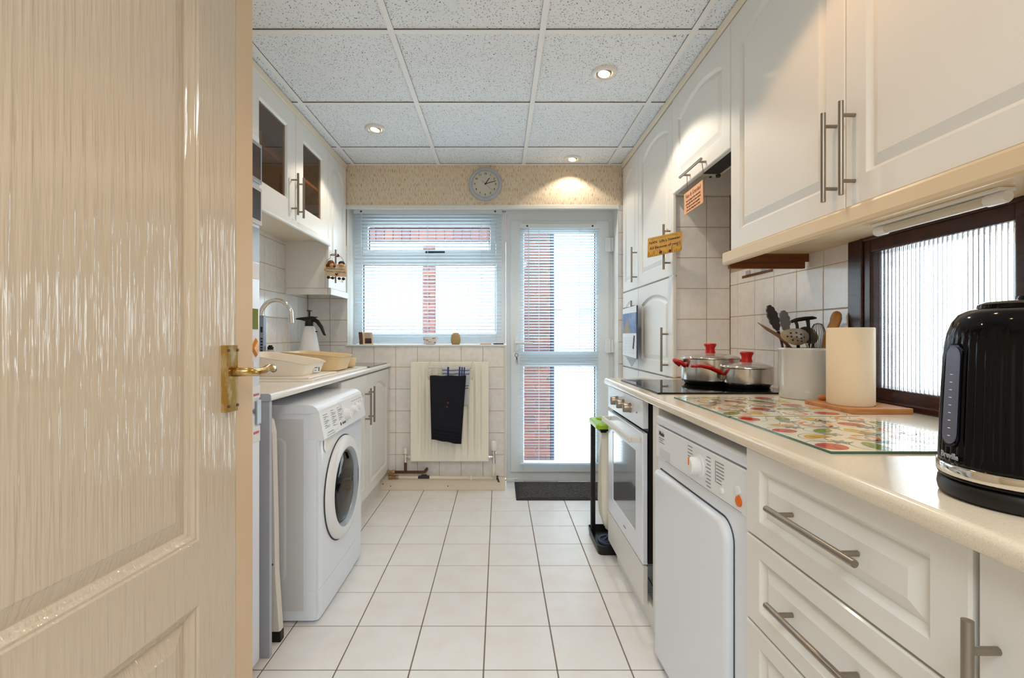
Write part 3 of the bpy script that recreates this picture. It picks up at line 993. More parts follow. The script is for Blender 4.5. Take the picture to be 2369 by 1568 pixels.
for k in range(9):
    z = .768 - .0095 * k
    box(b, X - .0026, X - .002, 1.372, 1.372 + (.030 if k != 4 else .02), z, z + .0025)
    box(b, X - .0026, X - .002, 1.262, 1.262 + (.028 if k % 2 else .022), z - .003, z - .0005)
for k in range(7):
    z = .765 - .0085 * k
    box(b, X - .0026, X - .002, 1.205 - (.012 if k < 5 else 0), 1.232, z, z + .0025)
box(b, X - .0026, X - .002, 1.235, 1.237, .714, .768)
box(b, X - .0026, X - .002, y0 + .03, y1 - .09, .6795, .6805)
obj('printed_text', b, M['print_mid'], dy, kind='stuff')
dy.rotation_euler.z = math.radians(2.0)
# hob
hb = thing('hob', 'black glass hob set in the worktop under the two pans', 'hob', (.83, 2.03, .872))
obj('glass', bx(.576, 1.095, 1.768, 2.298, .8722, .878, .002), M['hob_glass'], hb)
obj('rim', bx(.573, 1.098, 1.765, 2.301, .8721, .8745, .001), M['black'], hb)
# ================================================================ THINGS ON THE RIGHT WORKTOP
HZ = .878
def pan(label, c, r, h, kind):
    t = thing('saucepan' if kind == 'long' else 'stock_pot', label, 'pan', (c[0], c[1], HZ))
    C = (c[0], c[1], HZ)
    obj('base', lathe(nb(), [(r * .84, 0.0003), (r * .88, .004), (r * .90, .0125)], C, 40), M['black'], t, smooth=True, auto=40)
    obj('body', lathe(nb(), [(r * .90, .0128), (r * .965, .0135), (r * .99, .016), (r, .022), (r, h), (r * 1.035, h + .003), (r * 1.03, h + .005), (r * .96, h + .004)], C, 48), M['pan_steel'], t, smooth=True, auto=40)
    dome = [(r * .985, h + .0052), (r * .97, h + .009)] + [(r * (1 - (k / 7) ** 1.0) * .97 + .001, h + .010 + .016 * (1 - (1 - k / 7) ** 2)) for k in range(1, 7)] + [(.012, h + .026)]
    ld = obj('lid', lathe(nb(), dome, C, 40), M['lid_glass'], t, smooth=True, auto=50)
    z = h + .0255
    obj('lid_knob', lathe(nb(), [(.021, z), (.021, z + .004), (.0185, z + .012), (.0195, z + .022), (.025, z + .032), (.026, z + .036), (.023, z + .040), (.0225, z + .038), (.004, z + .037)], C, 24), M['red_plastic'], ld, smooth=True, auto=40)
    if kind == 'long':
        p = [Vector((c[0] - r * .99, c[1] - .006, HZ + h - .028)), Vector((c[0] - r - .02, c[1] - .010, HZ + h - .014)), Vector((c[0] - r - .06, c[1] - .02, HZ + h + .002)),
             Vector((c[0] - r - .10, c[1] - .03, HZ + h + .010)), Vector((c[0] - r - .142, c[1] - .036, HZ + h + .010))]
        obj('handle', tube(nb(), p, [.008, .012, .0115, .009, .0075], 12, flat=.7), M['red_plastic'], t, smooth=True)
        obj('bracket', bx(c[0] - r - .014, c[0] - r * .97, c[1] - .014, c[1] + .002, HZ + h - .045, HZ + h - .024, .002), M['steel'], t)
    else:
        for s in (-1, 1):
            b = nb()
            ce_ = c[0] + s * r
            pts = [Vector((ce_ + s * .0, c[1] - .030, HZ + h - .030)), Vector((ce_ + s * .022, c[1] - .034, HZ + h - .012)), Vector((ce_ + s * .036, c[1], HZ + h - .006)),
                   Vector((ce_ + s * .022, c[1] + .034, HZ + h - .012)), Vector((ce_ + s * .0, c[1] + .030, HZ + h - .030))]
            q = []
            for i in range(len(pts) - 1):
                for k in range(3): q.append(pts[i].lerp(pts[i + 1], k / 3))
            q.append(pts[-1])
            tube(b, q, .0085, 10)
            obj('handle', b, M['red_plastic'], t, smooth=True)
    return t
pan('large steel stock pot with red side handles, at the back of the hob', (.909, 2.10), .118, .107, 'two')
pan('small steel saucepan with a long red handle, in front of the larger pot', (.9965, 1.962), .0955, .076, 'long')
# two printed glass worktop savers
def glass_board(label, x0, x1, y0, y1, seed):
    t = thing('glass_worktop_saver', label, 'chopping board', ((x0 + x1) / 2, (y0 + y1) / 2, .872), 'glass boards printed with fruit')
    obj('pane', bx(x0, x1, y0, y1, .8722, .8772, .0015), M['board_print'], t)
    b = nb()
    box(b, x0 - .0004, x0 + .001, y0, y1, .8724, .8768); box(b, x0, x1, y0 - .0004, y0 + .001, .8724, .8768)
    obj('edge', b, M['glass_edge'], t)
    rg = random.Random(seed)
    z = .8774
    def disc(b, cx, cy, rx, ry, a, inner=0.0, a0=0, a1=2 * PI, dz=0.0):
        n = 22
        out, inn = [], []
        for k in range(n + 1):
            q = a0 + (a1 - a0) * k / n
            for L_, f in ((out, 1.0), (inn, inner)):
                u, v = rx * f * math.cos(q), ry * f * math.sin(q)
                p = (min(max(cx + u * math.cos(a) - v * math.sin(a), x0 + .001), x1 - .001), min(max(cy + u * math.sin(a) + v * math.cos(a), y0 + .001), y1 - .001), z + dz)
                L_.append(p)
        vo = [b.verts.new(p) for p in out]; vi = [b.verts.new(p) for p in inn]
        for k in range(n):
            b.faces.new((vo[k], vo[k + 1], vi[k + 1], vi[k]))
    nx, ny = 4, 5
    cols = ['red', 'orange', 'yellow', 'green']
    ink = nb()
    for i in range(nx):
        for j in range(ny):
            cx = x0 + (i + .5 + (.22 if j % 2 else -.18)) * (x1 - x0) / nx
            cy = y0 + (j + .5) * (y1 - y0) / ny
            a = rg.uniform(0, PI)
            k = cols[(i * 3 + j * 2 + seed) % 4]
            r = rg.uniform(.028, .036)
            b = nb()
            if k == 'red': disc(b, cx, cy, r * .85, r * .75, a)
            elif k == 'orange': disc(b, cx, cy, r, r, a, .74, .3, 5.6)
            elif k == 'yellow': disc(b, cx, cy, r, r, a, .05, 0, PI)
            else: disc(b, cx, cy, r * 1.15, r * .55, a, .0 if rg.random() < .5 else .7)
            obj('printed_fruit', b, M['print_' + k], t)
            disc(ink, cx, cy, r * 1.3, r * 1.3, a, .97, .5, 4.4, .0001)
            for s in range(3):
                q = a + s * 2.1
                disc(ink, cx + .4 * r * math.cos(q), cy + .4 * r * math.sin(q), r * .3, r * .04, q, 0, dz=.0002)
            gx_, gy_ = cx + (x1 - x0) / nx / 2, cy + (y1 - y0) / ny / 2
            if gx_ < x1 - .02 and gy_ < y1 - .02:
                b = nb()
                for s in range(3): disc(b, gx_, gy_, .022, .005, a + s * PI / 3, 0, dz=.0001 * s)
                obj('printed_star', b, M['print_grey'], t)
    obj('printed_lines', ink, M['print_ink'], t, kind='stuff')
glass_board('farther fruit-printed glass board, between hob and nearer board', .594, .932, 1.262, 1.655, 3)
glass_board('nearer fruit-printed glass board beside the black kettle', .597, .930, .876, 1.254, 8)
# utensil crock and the utensils in it
CC = (1.050, 1.662, .872)
cr = thing('utensil_crock', 'white glazed crock full of cooking utensils', 'crock', CC)
obj('pot', lathe(nb(), [(.080, .0003), (.084, .004), (.0865, .05), (.087, .160), (.089, .164), (.089, .170), (.087, .172), (.083, .170), (.082, .16), (.080, .02), (.001, .016)], CC, 56), M['crock'], cr, smooth=True, auto=50)
def U(x, y, dy=0.0): return W(x, y, 1.662 + dy)
def scallop(b, p, q, wid, n=6, th=.004):
    p, q = Vector(p), Vector(q)
    d = (q - p).normalized(); L = (q - p).length
    side = Vector((d.z, 0, -d.x)).normalized()
    out = []
    N = 48
    for k in range(N):
        a = 2 * PI * k / N
        u, v = math.cos(a), math.sin(a)
        wv = wid * (.92 + .20 * abs(math.sin(n * a)))
        out.append(p + d * (L * .5 + L * .5 * u * (.97 + .05 * abs(math.sin(n * a)))) + side * wv * v * (1.0 if u > 0 else 1 + .25 * u))
    loft(b, [[x + Vector((0, -th, 0)) for x in out], [x + Vector((0, th, 0)) for x in out]])
tg = thing('salad_tongs', 'pair of dark scalloped tongs standing at the left of the crock', 'tongs', U(1812, 800))
b = nb(); scallop(b, U(1800, 765), U(1778, 706), .016); tube(b, [U(1800, 766), U(1808, 790), U(1814, 822), U(1820, 880)], [.008, .006, .005, .005], 8, flat=.5)
obj('arm', b, M['tong_black'], tg)
b = nb(); scallop(b, U(1820, 768, .022), U(1811, 718, .022), .0165); tube(b, [U(1819, 766, .022), U(1820, 800, .018), U(1823, 880, .01)], [.007, .006, .005], 8, flat=.5)
obj('arm', b, M['tong_grey'], tg, label='grey arm')
sp = thing('wooden_skewer', 'brown tapering pointed stick leaning left out of the crock', 'utensil', U(1810, 790))
obj('shaft', tube(nb(), [U(1753, 746, -.02), U(1775, 761, -.015), U(1802, 777, -.005), U(1830, 806, .0), U(1866, 870, .01)], [.0012, .0052, .006, .005, .004], 10), M['stick'], sp, smooth=True)
ss = thing('slotted_spoon', 'steel slotted spoon resting across the front of the crock', 'spoon', U(1845, 800))
b = nb()
c0 = U(1838, 778, -.055)
ax = (U(1874, 789, -.045) - U(1806, 775, -.06)).normalized()
up = Vector((0, -.35, 1)).normalized(); up = (up - ax * up.dot(ax)).normalized()
nn = ax.cross(up)
lp, rows = [], []
for k in range(7):
    f = k / 6
    ring = []
    for i in range(28):
        a = 2 * PI * i / 28
        ring.append(c0 + ax * math.cos(a) * .052 * f + up * math.sin(a) * (.028 + .006 * math.cos(a)) * f + nn * (.014 * (1 - f * f)))
    rows.append(ring)
b2 = nb()
vv = [[b2.verts.new(p) for p in r] for r in rows[1:]]
cv = b2.verts.new(rows[0][0])
for i in range(28): b2.faces.new((cv, vv[0][i], vv[0][(i + 1) % 28]))
for r0, r1 in zip(vv, vv[1:]):
    for i in range(28): b2.faces.new((r0[i], r1[i], r1[(i + 1) % 28], r0[(i + 1) % 28]))
bmesh.ops.solidify(b2, geom=list(b2.faces), thickness=.0015)
merge(b, b2)
obj('bowl', b, M['spoon_steel'], ss, smooth=True, auto=50)
b = nb()
for i, (u, v) in enumerate([(-.5, .35), (-.15, .5), (.2, .45), (-.4, 0), (-.05, .1), (.3, .05), (-.2, -.35), (.12, -.3), (.45, -.3), (.5, .2), (-.62, -.1)]):
    p = c0 + ax * u * .050 + up * v * .030 + nn * (.014 * (1 - u * u - v * v))
    t = nb(); lathe(t, [(.0026, -.0012), (.0026, .0022)], (0, 0, 0), 10)
    R = Matrix((ax, up, nn)).transposed().to_4x4(); R.translation = p
    merge(b, t, R)
obj('hole', b, M['print_black'], ss)
obj('handle', tube(nb(), [U(1866, 795, -.045), U(1872, 812, -.02), U(1882, 880, .02)], .004, 8), M['spoon_steel'], ss, smooth=True)
ms = thing('potato_masher', 'black T-shaped handle standing upright behind the slotted spoon', 'masher', U(1860, 760, .03))
b = nb()
tube(b, [U(1830, 744, .03), U(1842, 740, .03), U(1860, 737, .03), U(1880, 735, .03), U(1888.5, 735.5, .03)], [.005, .0068, .0072, .0062, .003], 12)
tube(b, [U(1840, 742, .03), U(1844, 752, .03), U(1846, 775, .03), U(1848, 860, .02)], [.006, .005, .0055, .005], 8)
tube(b, [U(1868, 737, .03), U(1870, 752, .03), U(1871, 785, .03), U(1866, 860, .02)], [.007, .0055, .006, .005], 8)
obj('handle', b, M['black'], ms, smooth=True)
la = thing('ladle', 'dull grey ladle behind the slotted spoon and black handle', 'ladle', U(1872, 790, .05))
b = nb()
c1 = U(1866, 778, .045)
t = nb()
lathe(t, [(.002, -.016), (.02, -.013), (.030, -.002), (.034, .010), (.032, .010), (.028, 0), (.018, -.010), (.002, -.013)], (0, 0, 0), 28)
R = Matrix.Rotation(math.radians(62), 4, 'X'); R.translation = c1
merge(b, t, R)
tube(b, [U(1882, 790, .045), U(1878, 812, .04), U(1872, 880, .03)], .005, 8)
obj('bowl', b, M['tong_grey'], la, smooth=True)
wk = thing('balloon_whisk', 'wire balloon whisk standing behind the crock rim', 'whisk', U(1905, 770, .03))
b = nb()
for k in range(5):
    a = PI * k / 5 + .2
    pts = []
    n = 18
    for i in range(n + 1):
        s = -1 + 2 * i / n
        rad = .026 * math.copysign(1, s) * (1 - (1 - abs(s)) ** 2.0) ** .5 * (1 - .75 * max(0, abs(s) - .45) / .55)
        zz = 1.128 - .12 * abs(s) ** 1.6
        pts.append(Vector((1.112 + rad * math.cos(a), 1.700 + rad * math.sin(a), zz)))
    tube(b, pts, .0011, 6)
obj('wires', b, M['tong_grey'], wk, smooth=True)
obj('handle', tube(nb(), [(1.112, 1.70, 1.012), (1.108, 1.698, .93)], [.007, .006], 10), M['steel'], wk, smooth=True)
wh = thing('wooden_spoon', 'wooden handled utensil with a rounded top behind the kitchen roll', 'utensil', U(1925, 760, .0))
obj('shaft', tube(nb(), [U(1936.5, 719.5, -.02), U(1936, 722, -.02), U(1935.5, 727, -.02), U(1934, 737, -.02), U(1932, 747, -.02), U(1928, 755, -.02), U(1921, 775, -.015), U(1914, 803, -.01), U(1904, 850, 0)],
     [.004, .012, .018, .0212, .0195, .0205, .023, .019, .012], 18, flat=.7), M['pine_pale'], wh, smooth=True)
# board, dowel, kitchen roll
bd = thing('chopping_board', 'plain pine chopping board under the kitchen roll', 'chopping board', (1.03, 1.41, .872))
obj('slab', bx(.938, 1.118, 1.314, 1.497, .8722, .888, .002), M['pine'], bd)
rp = thing('rolling_pin', 'rounded wooden handle end lying on the pine board behind the kitchen roll', 'rolling pin', (1.03, 1.475, .897))
obj('handle', tube(nb(), [(.967, 1.476, .8975), (.969, 1.476, .8975), (.975, 1.476, .8975), (.99, 1.476, .8975), (1.012, 1.476, .8975)], [.003, .007, .009, .0085, .0075], 14), M['pine'], rp, smooth=True)
kr = thing('kitchen_roll', 'white roll of kitchen paper standing on the pine board', 'paper roll', (1.005, 1.395, .888))
def rf(a, h): return 1 + .004 * math.sin(5 * a + 9 * h)
obj('roll', lathe(nb(), [(.055, .0004), (.0575, .004), (.0578, .11), (.0578, .216), (.0565, .2195), (.022, .2195), (.0205, .2185), (.0205, .01)], (1.005, 1.395, .888), 56, rf=rf), M['paper_towel'], kr, smooth=True, auto=40)
b = grid(nb(), 6, 2, lambda u, v: (1.005 + .0592 * math.cos(-.50 + u * .5), 1.395 + .0592 * math.sin(-.50 + u * .5), .8886 + v * .218), .0008)
obj('loose_sheet', b, M['paper_towel'], kr)
# kettle
KC = (.679, .623, .872)
kt = thing('kettle', 'tall black ribbed kettle with silver band at the right edge', 'kettle', KC)
obj('power_base', lathe(nb(), [(.082, .0003), (.088, .004), (.0895, .012), (.0885, .021), (.085, .024)], KC, 64), M['black'], kt, smooth=True, auto=45)
bk = [(.086, .0242), (.0885, .027), (.0895, .030)]
obj('lower_skirt', lathe(nb(), bk, KC, 64), M['black_gloss'], kt, smooth=True)
obj('silver_band', lathe(nb(), [(.0893, .0302), (.0903, .0315), (.0903, .043), (.0893, .0445)], KC, 72), M['chrome'], kt, smooth=True, auto=40)
nf = 52
def flute(a, h):
    k = min(1, max(0, (h - .046) / .012)) * min(1, max(0, (.214 - h) / .02))
    return 1 - .028 * k * (1 - abs(math.sin(nf * a / 2)))
pr_ = [(.0885, .0447), (.0885, .050), (.0880, .060), (.0868, .10), (.0852, .14), (.0832, .18), (.0815, .20), (.079, .216), (.0745, .230), (.068, .2405), (.060, .246), (.050, .2485), (.02, .2495)]
obj('body', lathe(nb(), pr_, KC, nf * 6, rf=flute), M['black_gloss'], kt, smooth=True)
obj('lid', lathe(nb(), [(.050, .2480), (.049, .2535), (.044, .2565), (.012, .259), (.010, .264), (.001, .265)], KC, 40), M['black_gloss'], kt, smooth=True, auto=45)
def kwall(a, h, off):
    r = 0
    for (r0, h0), (r1, h1) in zip(pr_, pr_[1:]):
        if h0 <= h <= h1: r = r0 + (r1 - r0) * (h - h0) / (h1 - h0)
    return Vector((KC[0] + (r + off) * math.cos(a), KC[1] + (r + off) * math.sin(a), KC[2] + h))
def kshape(a0, h0, h1, half, off, th):
    b = nb()
    pts = []
    n = 10
    for k in range(n + 1):
        q = PI * k / n
        pts.append((math.cos(q), h1 - .014 + .014 * math.sin(q)))
    for k in range(n + 1):
        q = PI + PI * k / n
        pts.append((math.cos(q), h0 + .014 + .014 * math.sin(q)))
    loft(b, [[kwall(a0 + half * u, h, off - th) for u, h in pts], [kwall(a0 + half * u, h, off) for u, h in pts]])
    return b
WA = math.radians(168.5)
obj('window_bezel', kshape(WA, .067, .203, .170, .0022, .006), M['black_gloss'], kt)
obj('water_window', kshape(WA, .071, .199, .140, .0032, .006), M['water_window'], kt)
b = nb()
for k in range(9):
    p = kwall(WA + .02, .082 + .010 * k, .0034)
    box(b, p.x - .0004, p.x + .0002, p.y - .0016, p.y + .0016, p.z - .0004, p.z + .0004)
obj('level_mark', b, M['paper'], kt)
a = math.radians(169)
n_ = Vector((math.cos(a), math.sin(a), 0))
text('Breville', .0105, M['frame_grey'], kwall(a, .0555, .0012), Vector((-math.sin(a), math.cos(a), 0)), (0, 0, 1), kt, bold=.0003)
b = tube(nb(),
     [(KC[0] + .060, KC[1] - .030, KC[2] + .240), (KC[0] + .105, KC[1] - .052, KC[2] + .238), (KC[0] + .125, KC[1] - .062, KC[2] + .20), (KC[0] + .122, KC[1] - .060, KC[2] + .10), (KC[0] + .076, KC[1] - .037, KC[2] + .07)], .011, 12)
obj('handle', b, M['black'], kt, smooth=True)
# small tile decal under the pelmet: wooden shelf picture
dc = thing('wall_picture', 'small picture tile with a brown shelf line under the far wall unit', 'picture', (XR - .002, 2.2, 1.32))
b = bx(XR - .0022, XR - .0006, 2.07, 2.33, 1.358, 1.369); obj('shelf_line', b, M['brown_ply'], dc)
b = bx(XR - .0022, XR - .0006, 2.255, 2.295, 1.3695, 1.388); box(b, XR - .0022, XR - .0006, 2.12, 2.16, 1.3695, 1.388); obj('jar_shape', b, M['frame_grey'], dc)
# ================================================================ LEFT HAND SIDE
def door_l(parent, X, y0, y1, z0, z1, arch, handle=None, **k):
    d = obj('door', panel_front(y0 + .0015, y1 - .0015, z0 + .0015, z1 - .0015, lmap(X), arch=arch, **k), M['cab_white'], parent)
    if handle:
        hy, hz, ln = handle
        bar_handle(d, (X + .034, hy, hz), 'z', ln, .034, 1)
    return d
XU = -1.080                                # front plane of left wall units
wc = thing('glass_wall_unit', 'white wall unit on the left with two brown smoked glass doors', 'cabinet', (-1.2, 2.58, 1.688))
b = nb()
ya, yb = 2.090, 3.078
box(b, XL + .001, XU - .021, ya, ya + .018, 1.692, 2.255); box(b, XL + .001, XU - .021, yb - .018, yb, 1.692, 2.255)
box(b, XL + .001, XU - .021, ya + .018, yb - .018, 1.692, 1.71); box(b, XL + .001, XU - .021, ya + .018, yb - .018, 2.237, 2.255)
box(b, XL + .001, XL + .007, ya + .018, yb - .018, 1.71, 2.237)
obj('carcass', b, M['cab_inside'], wc)
obj('shelf', bx(XL + .008, XU - .03, ya + .019, yb - .019, 1.965, 1.981), M['cab_inside'], wc)
for (y0, y1, hy) in ((ya, 2.584, 2.533), (2.584, yb, 2.606)):
    d = obj('door', panel_front(y0 + .0015, y1 - .0015, 1.689, 2.254, lmap(XU), ins=.098, ins_v=.092, hole=True), M['cab_white'], wc)
    obj('glass', bx(XU - .014, XU - .010, y0 + .09, y1 - .09, 1.772, 2.172), M['smoked'], d)
    bar_handle(d, (XU + .034, hy, 1.820), 'z', .216, .034, 1)
tu = thing('end_wall_unit', 'narrow arched white wall unit at the far left beside the window', 'cabinet', (-1.2, 3.25, 1.384))
obj('carcass', bx(XL + .001, XU - .021, 3.080, 3.436, 1.386, 2.255), M['cab_white'], tu)
door_l(tu, XU, 3.080, 3.436, 1.386, 2.254, .06, (3.116, 1.527, .214), ins=.06)
# pelmets and cornice
lp_ = thing('left_pelmet', 'cream light pelmet under the glass-fronted wall unit', 'trim', (-1.07, 2.6, 1.64))
poly = [(-1.064, 1.660), (-1.067, 1.652), (-1.074, 1.648), (-1.084, 1.650), (-1.084, 1.687), (-1.066, 1.687)]
obj('front_strip', prism(nb(), poly, lambda u, v: (u, 2.09, v), lambda u, v: (u, 3.079, v)), M['cab_white'], lp_)
obj('soffit', bx(XL + .001, -1.085, 2.09, 3.078, 1.681, 1.690), M['cornice'], lp_)
lp2 = thing('end_pelmet', 'short white pelmet under the narrow end wall unit', 'trim', (-1.07, 3.25, 1.35))
b = nb()
box(b, -1.084, -1.064, 3.079, 3.436, 1.344, 1.3845, .003); box(b, XL + .001, -1.085, 3.079, 3.097, 1.344, 1.3845, .001)
obj('strip', b, M['cab_white'], lp2)
lc = thing('left_cornice', 'thin cream cornice along the top of the left wall units', 'trim', (-1.08, 2.7, 2.26))
poly = [(-1.072, CZ - .001), (-1.078, 2.264), (-1.084, 2.2555), (-1.105, 2.2555), (-1.105, CZ - .001)]
obj('strip', prism(nb(), poly, lambda u, v: (u, 2.05, v), lambda u, v: (u, 3.44, v)), M['cornice'], lc)
# things seen through the smoked glass
def glass_cup(y, z, r, h, lab):
    g = obj('drinking_glass', lathe(nb(), [(r * .75, .0005), (r * .8, .004), (r, h), (r * .96, h), (r * .74, .006), (.001, .005)], (-1.20, y, z), 18), M['clear_plastic'], None, smooth=True, auto=40)
    tag(g, lab, 'glass', 'glasses behind the smoked door')
glass_cup(2.40, 1.9815, .030, .11, 'stemless glass on the shelf behind the nearer smoked door')
glass_cup(2.33, 1.7105, .030, .10, 'left of two tumblers low behind the nearer smoked glass door')
glass_cup(2.42, 1.7105, .032, .09, 'right of two tumblers low behind the nearer smoked glass door')
for k, (n, mm) in enumerate((('white', 'ceramic'), ('red-rimmed', 'dark_red'), ('top white', 'ceramic'))):
    p = obj('plate', lathe(nb(), [(.045, .0), (.07, .003), (.085, .009), (.084, .011), (.068, .006), (.001, .004)], (-1.21, 2.83, 1.7105 + .0125 * k), 28), M[mm], None, smooth=True, auto=50)
    tag(p, ('lowest white plate of the stack behind the farther smoked door', 'dark red middle plate of the stack behind smoked glass', 'topmost white plate of the stack behind smoked glass')[k], 'plate', 'plates behind the smoked door')
# fridge freezer
fr = thing('fridge_freezer', 'tall white fridge freezer between the open door and left worktop', 'fridge', (-1.06, 1.3, 0))
FX, fy0, fy1 = -.776, 1.03, 1.585
obj('body', bx(XL + .02, FX - .055, fy0 + .002, fy1 - .002, .01, 1.728, .008), M['appliance'], fr)
for z0, z1 in ((.03, .84), (.846, 1.733)):
    obj('door', bx(FX - .052, FX, fy0, fy1, z0, z1, .012, 4), M['appliance'], fr, smooth=True, auto=50)
obj('grip', bx(FX + .0, FX + .006, 1.548, 1.578, .80, .878, .0025), M['frame_grey'], fr)
def magnet(name, label, cat, z0, z1, m, y0=1.505, y1=1.580, frame=None):
    t = thing(name, label, cat, (FX, (y0 + y1) / 2, z0), 'magnets and photos on the fridge')
    if frame:
        obj('frame', bx(FX + .0003, FX + .007, y0, y1, z0, z1, .002), M[frame], t)
        obj('picture', bx(FX + .0068, FX + .0076, y0 + .008, y1 - .010, z0 + .013, z1 - .013), M[m], t)
    else:
        obj('sheet', bx(FX + .0003, FX + .0016, y0, y1, z0, z1), M[m], t)
    return t
magnet('framed_photo', 'grey framed portrait photo at the top of the fridge', 'photo frame', 1.572, 1.700, 'photo_dark', frame='frame_grey')
magnet('framed_photo', 'slimmer framed photo below the portrait on the fridge', 'photo frame', 1.44, 1.560, 'photo_dark', frame='appliance_grey')
magnet('paper_note', 'pale blue paper note under the photos on the fridge', 'note', 1.32, 1.43, 'clear_plastic', 1.50, 1.574)
magnet('paper_note', 'small white paper note lower on the fridge door', 'note', 1.265, 1.315, 'paper', 1.50, 1.572)
magnet('picture_magnet', 'small green landscape magnet on the fridge door', 'magnet', 1.105, 1.17, 'leaf_green', 1.53, 1.565)
t = thing('amber_magnet', 'amber diamond shaped magnet on the fridge door', 'magnet', (FX, 1.56, 1.04))
obj('gem', prism(nb(), [(1.52, 1.045), (1.552, 1.015), (1.568, 1.045), (1.552, 1.078)], lambda u, v: (FX + .0003, u, v), lambda u, v: (FX + .008, 1.545 + (u - 1.545) * .7, 1.045 + (v - 1.045) * .7)), M['amber'], t)
magnet('label_magnet', 'tiny white label magnet under the amber one', 'magnet', .985, 1.003, 'paper', 1.535, 1.562)
t = magnet('sticker', 'white sticker with a red swirl above the fridge grip', 'sticker', .885, .925, 'paper', 1.515, 1.578)
obj('swirl', bx(FX + .0017, FX + .002, 1.535, 1.57, .893, .900), M['red_plastic'], t)
t = magnet('sticker', 'white sticker with a red swirl below the fridge grip', 'sticker', .745, .795, 'paper', 1.515, 1.578)
obj('swirl', bx(FX + .0017, FX + .002, 1.535, 1.57, .772, .780), M['red_plastic'], t)
# left worktop
WLZ = .890
wt2 = thing('worktop', 'cream worktop on the left carrying the white sink', 'worktop', (-1.06, 2.5, .864))
obj('slab', round_front(-.765, XL + .001, 1.636, 3.437, .864, WLZ, -1), M['worktop_left'], wt2, smooth=True, auto=50)
b = nb()
prism(b, rrect(-.96, -.7655, .8645, .8895, .008, 3), lambda u, v: (u, 1.632, v), lambda u, v: (u, 1.6355, v))
obj('end_cap', b, M['end_cap'], wt2)
ep = tag(obj('worktop_support', bx(-1.30, -.772, 1.637, 1.655, .0, .8635, .001), M['end_cap'], None), 'pale grey upright end panel under the near end of the left worktop', 'panel')
# base unit by the washer
bu = thing('sink_base_unit', 'white base unit with two arched doors under the left worktop', 'cabinet', (-.9, 2.9, .13))
X = -.780
b = nb()
box(b, XL + .001, X - .021, 2.410, 3.436, .130, .856)
obj('carcass', b, M['cab_white'], bu)
door_l(bu, X, 2.412, 2.880, .131, .855, .06, (2.835, .672, .213))
door_l(bu, X, 2.880, 3.430, .131, .855, .06, (2.912, .676, .213))
obj('plinth', bx(-.852, -.834, 2.412, 3.414, 0, .129), M['cab_white'], bu)
# washing machine
wm = thing('washing_machine', 'white front-loading washing machine under the left worktop', 'washing machine', (-.7, 1.83, 0))
y0, y1, X = 1.832, 2.400, -.680
b = nb()
poly = [(-1.22, .012), (X - .020, .012), (X - .006, .020), (X - .002, .05), (X - .002, .69), (X - .03, .692), (X - .03, .7895), (-1.22, .7895)]
loft(b, [[(u, y, v) for u, v in poly] for y in (y0 + .001, y1)])
obj('body', b, M['appliance'], wm)
poly = [(X - .001, .125), (X - .0, .69)]
b = nb()
fr_ = [(X - .040, -.010), (X - .006, -.004), (X + .000, .012)]
# front moulding with rounded near edge
sec = [(X - .050, y0), (X - .012, y0), (X - .004, y0 + .004), (X + .0005, y0 + .014), (X + .002, y0 + .05), (X + .004, (y0 + y1) / 2), (X + .002, y1 - .05), (X, y1 - .004), (X - .050, y1 - .001)]
loft(b, [[(u, v, z) for u, v in sec] for z in (.126, .6905)])
obj('front', b, M['appliance'], wm, smooth=True, auto=30)
sec2 = [(u + (.0 if i in (0, 8) else -.001), v) for i, (u, v) in enumerate(sec)]
b = loft(nb(), [[(u, v, z) for u, v in sec2] for z in (.014, .1235)])
obj('kick_panel', b, M['appliance'], wm, smooth=True, auto=30)
b = nb()
tp = [(-1.22, .790), (-1.22, .820), (X - .045, .824), (X - .022, .821), (X - .006, .812), (X + .000, .800), (X - .03, .79)]
loft(b, [[(u, y, v) for u, v in tp] for y in (y0 - .002, y0 + .0015, y1 + .002)])
obj('top', b, M['appliance'], wm, smooth=True, auto=25)
obj('side_panel', bx(-1.21, X - .055, y0 - .0015, y0 + .002, .05, .77, .001), M['appliance_grey'], wm)
b = nb()
pa = rrect(-1.16, -.80, .16, .70, .03, 5)
loft(b, [[(u, y0 - .0016, v) for u, v in pa], [(u, y0 - .004, v) for u, v in inset(pa, .008)]])
obj('side_swage', b, M['appliance_grey'], wm)
# sloping control panel
P_t, P_b = (X + .001, .803), (X + .022, .694)
def cp(s, v, off=0.0):
    """s along y from near edge (0..1), v 0 top .. 1 bottom, on the sloping fascia"""
    n = Vector((.109, 0, .021)).normalized()
    return Vector((P_t[0] + (P_b[0] - P_t[0]) * v, y0 + (y1 - y0) * s, P_t[1] + (P_b[1] - P_t[1]) * v)) + n * off
b = nb()
loft(b, [[Vector((X - .03, y, .803)), cp(s, 0), cp(s, .5), cp(s, 1), Vector((X + .016, y, .688)), Vector((X - .03, y, .6915))] for s, y in ((.0, y0), (1.0, y1))])
obj('control_panel', b, M['panel_white'], wm)
yd = Vector((P_t[0] - P_b[0], 0, P_t[1] - P_b[1])).normalized()
nrm = Vector((0, 1, 0)).cross(yd)
def flat(b, s0, s1, v0, v1, off=.0004):
    b.faces.new([b.verts.new(cp(s, v, off)) for s, v in ((s0, v0), (s1, v0), (s1, v1), (s0, v1))])
b = nb()
for c, s0 in enumerate((.05, .20, .335)):
    for k in range(7 if c != 1 else 8):
        v = .17 + .075 * k + (.04 if c == 0 else 0)
        flat(b, s0, s0 + .085 - .02 * ((k + c) % 3), v, v + .022)
        if k % 2: flat(b, s0 + .025, s0 + .10, v + .034, v + .050)
flat(b, .02, .40, .06, .064); flat(b, .40, .403, .06, .78); flat(b, .06, .30, .90, .905); flat(b, .06, .22, .94, .96); flat(b, .08, .2, .845, .87)
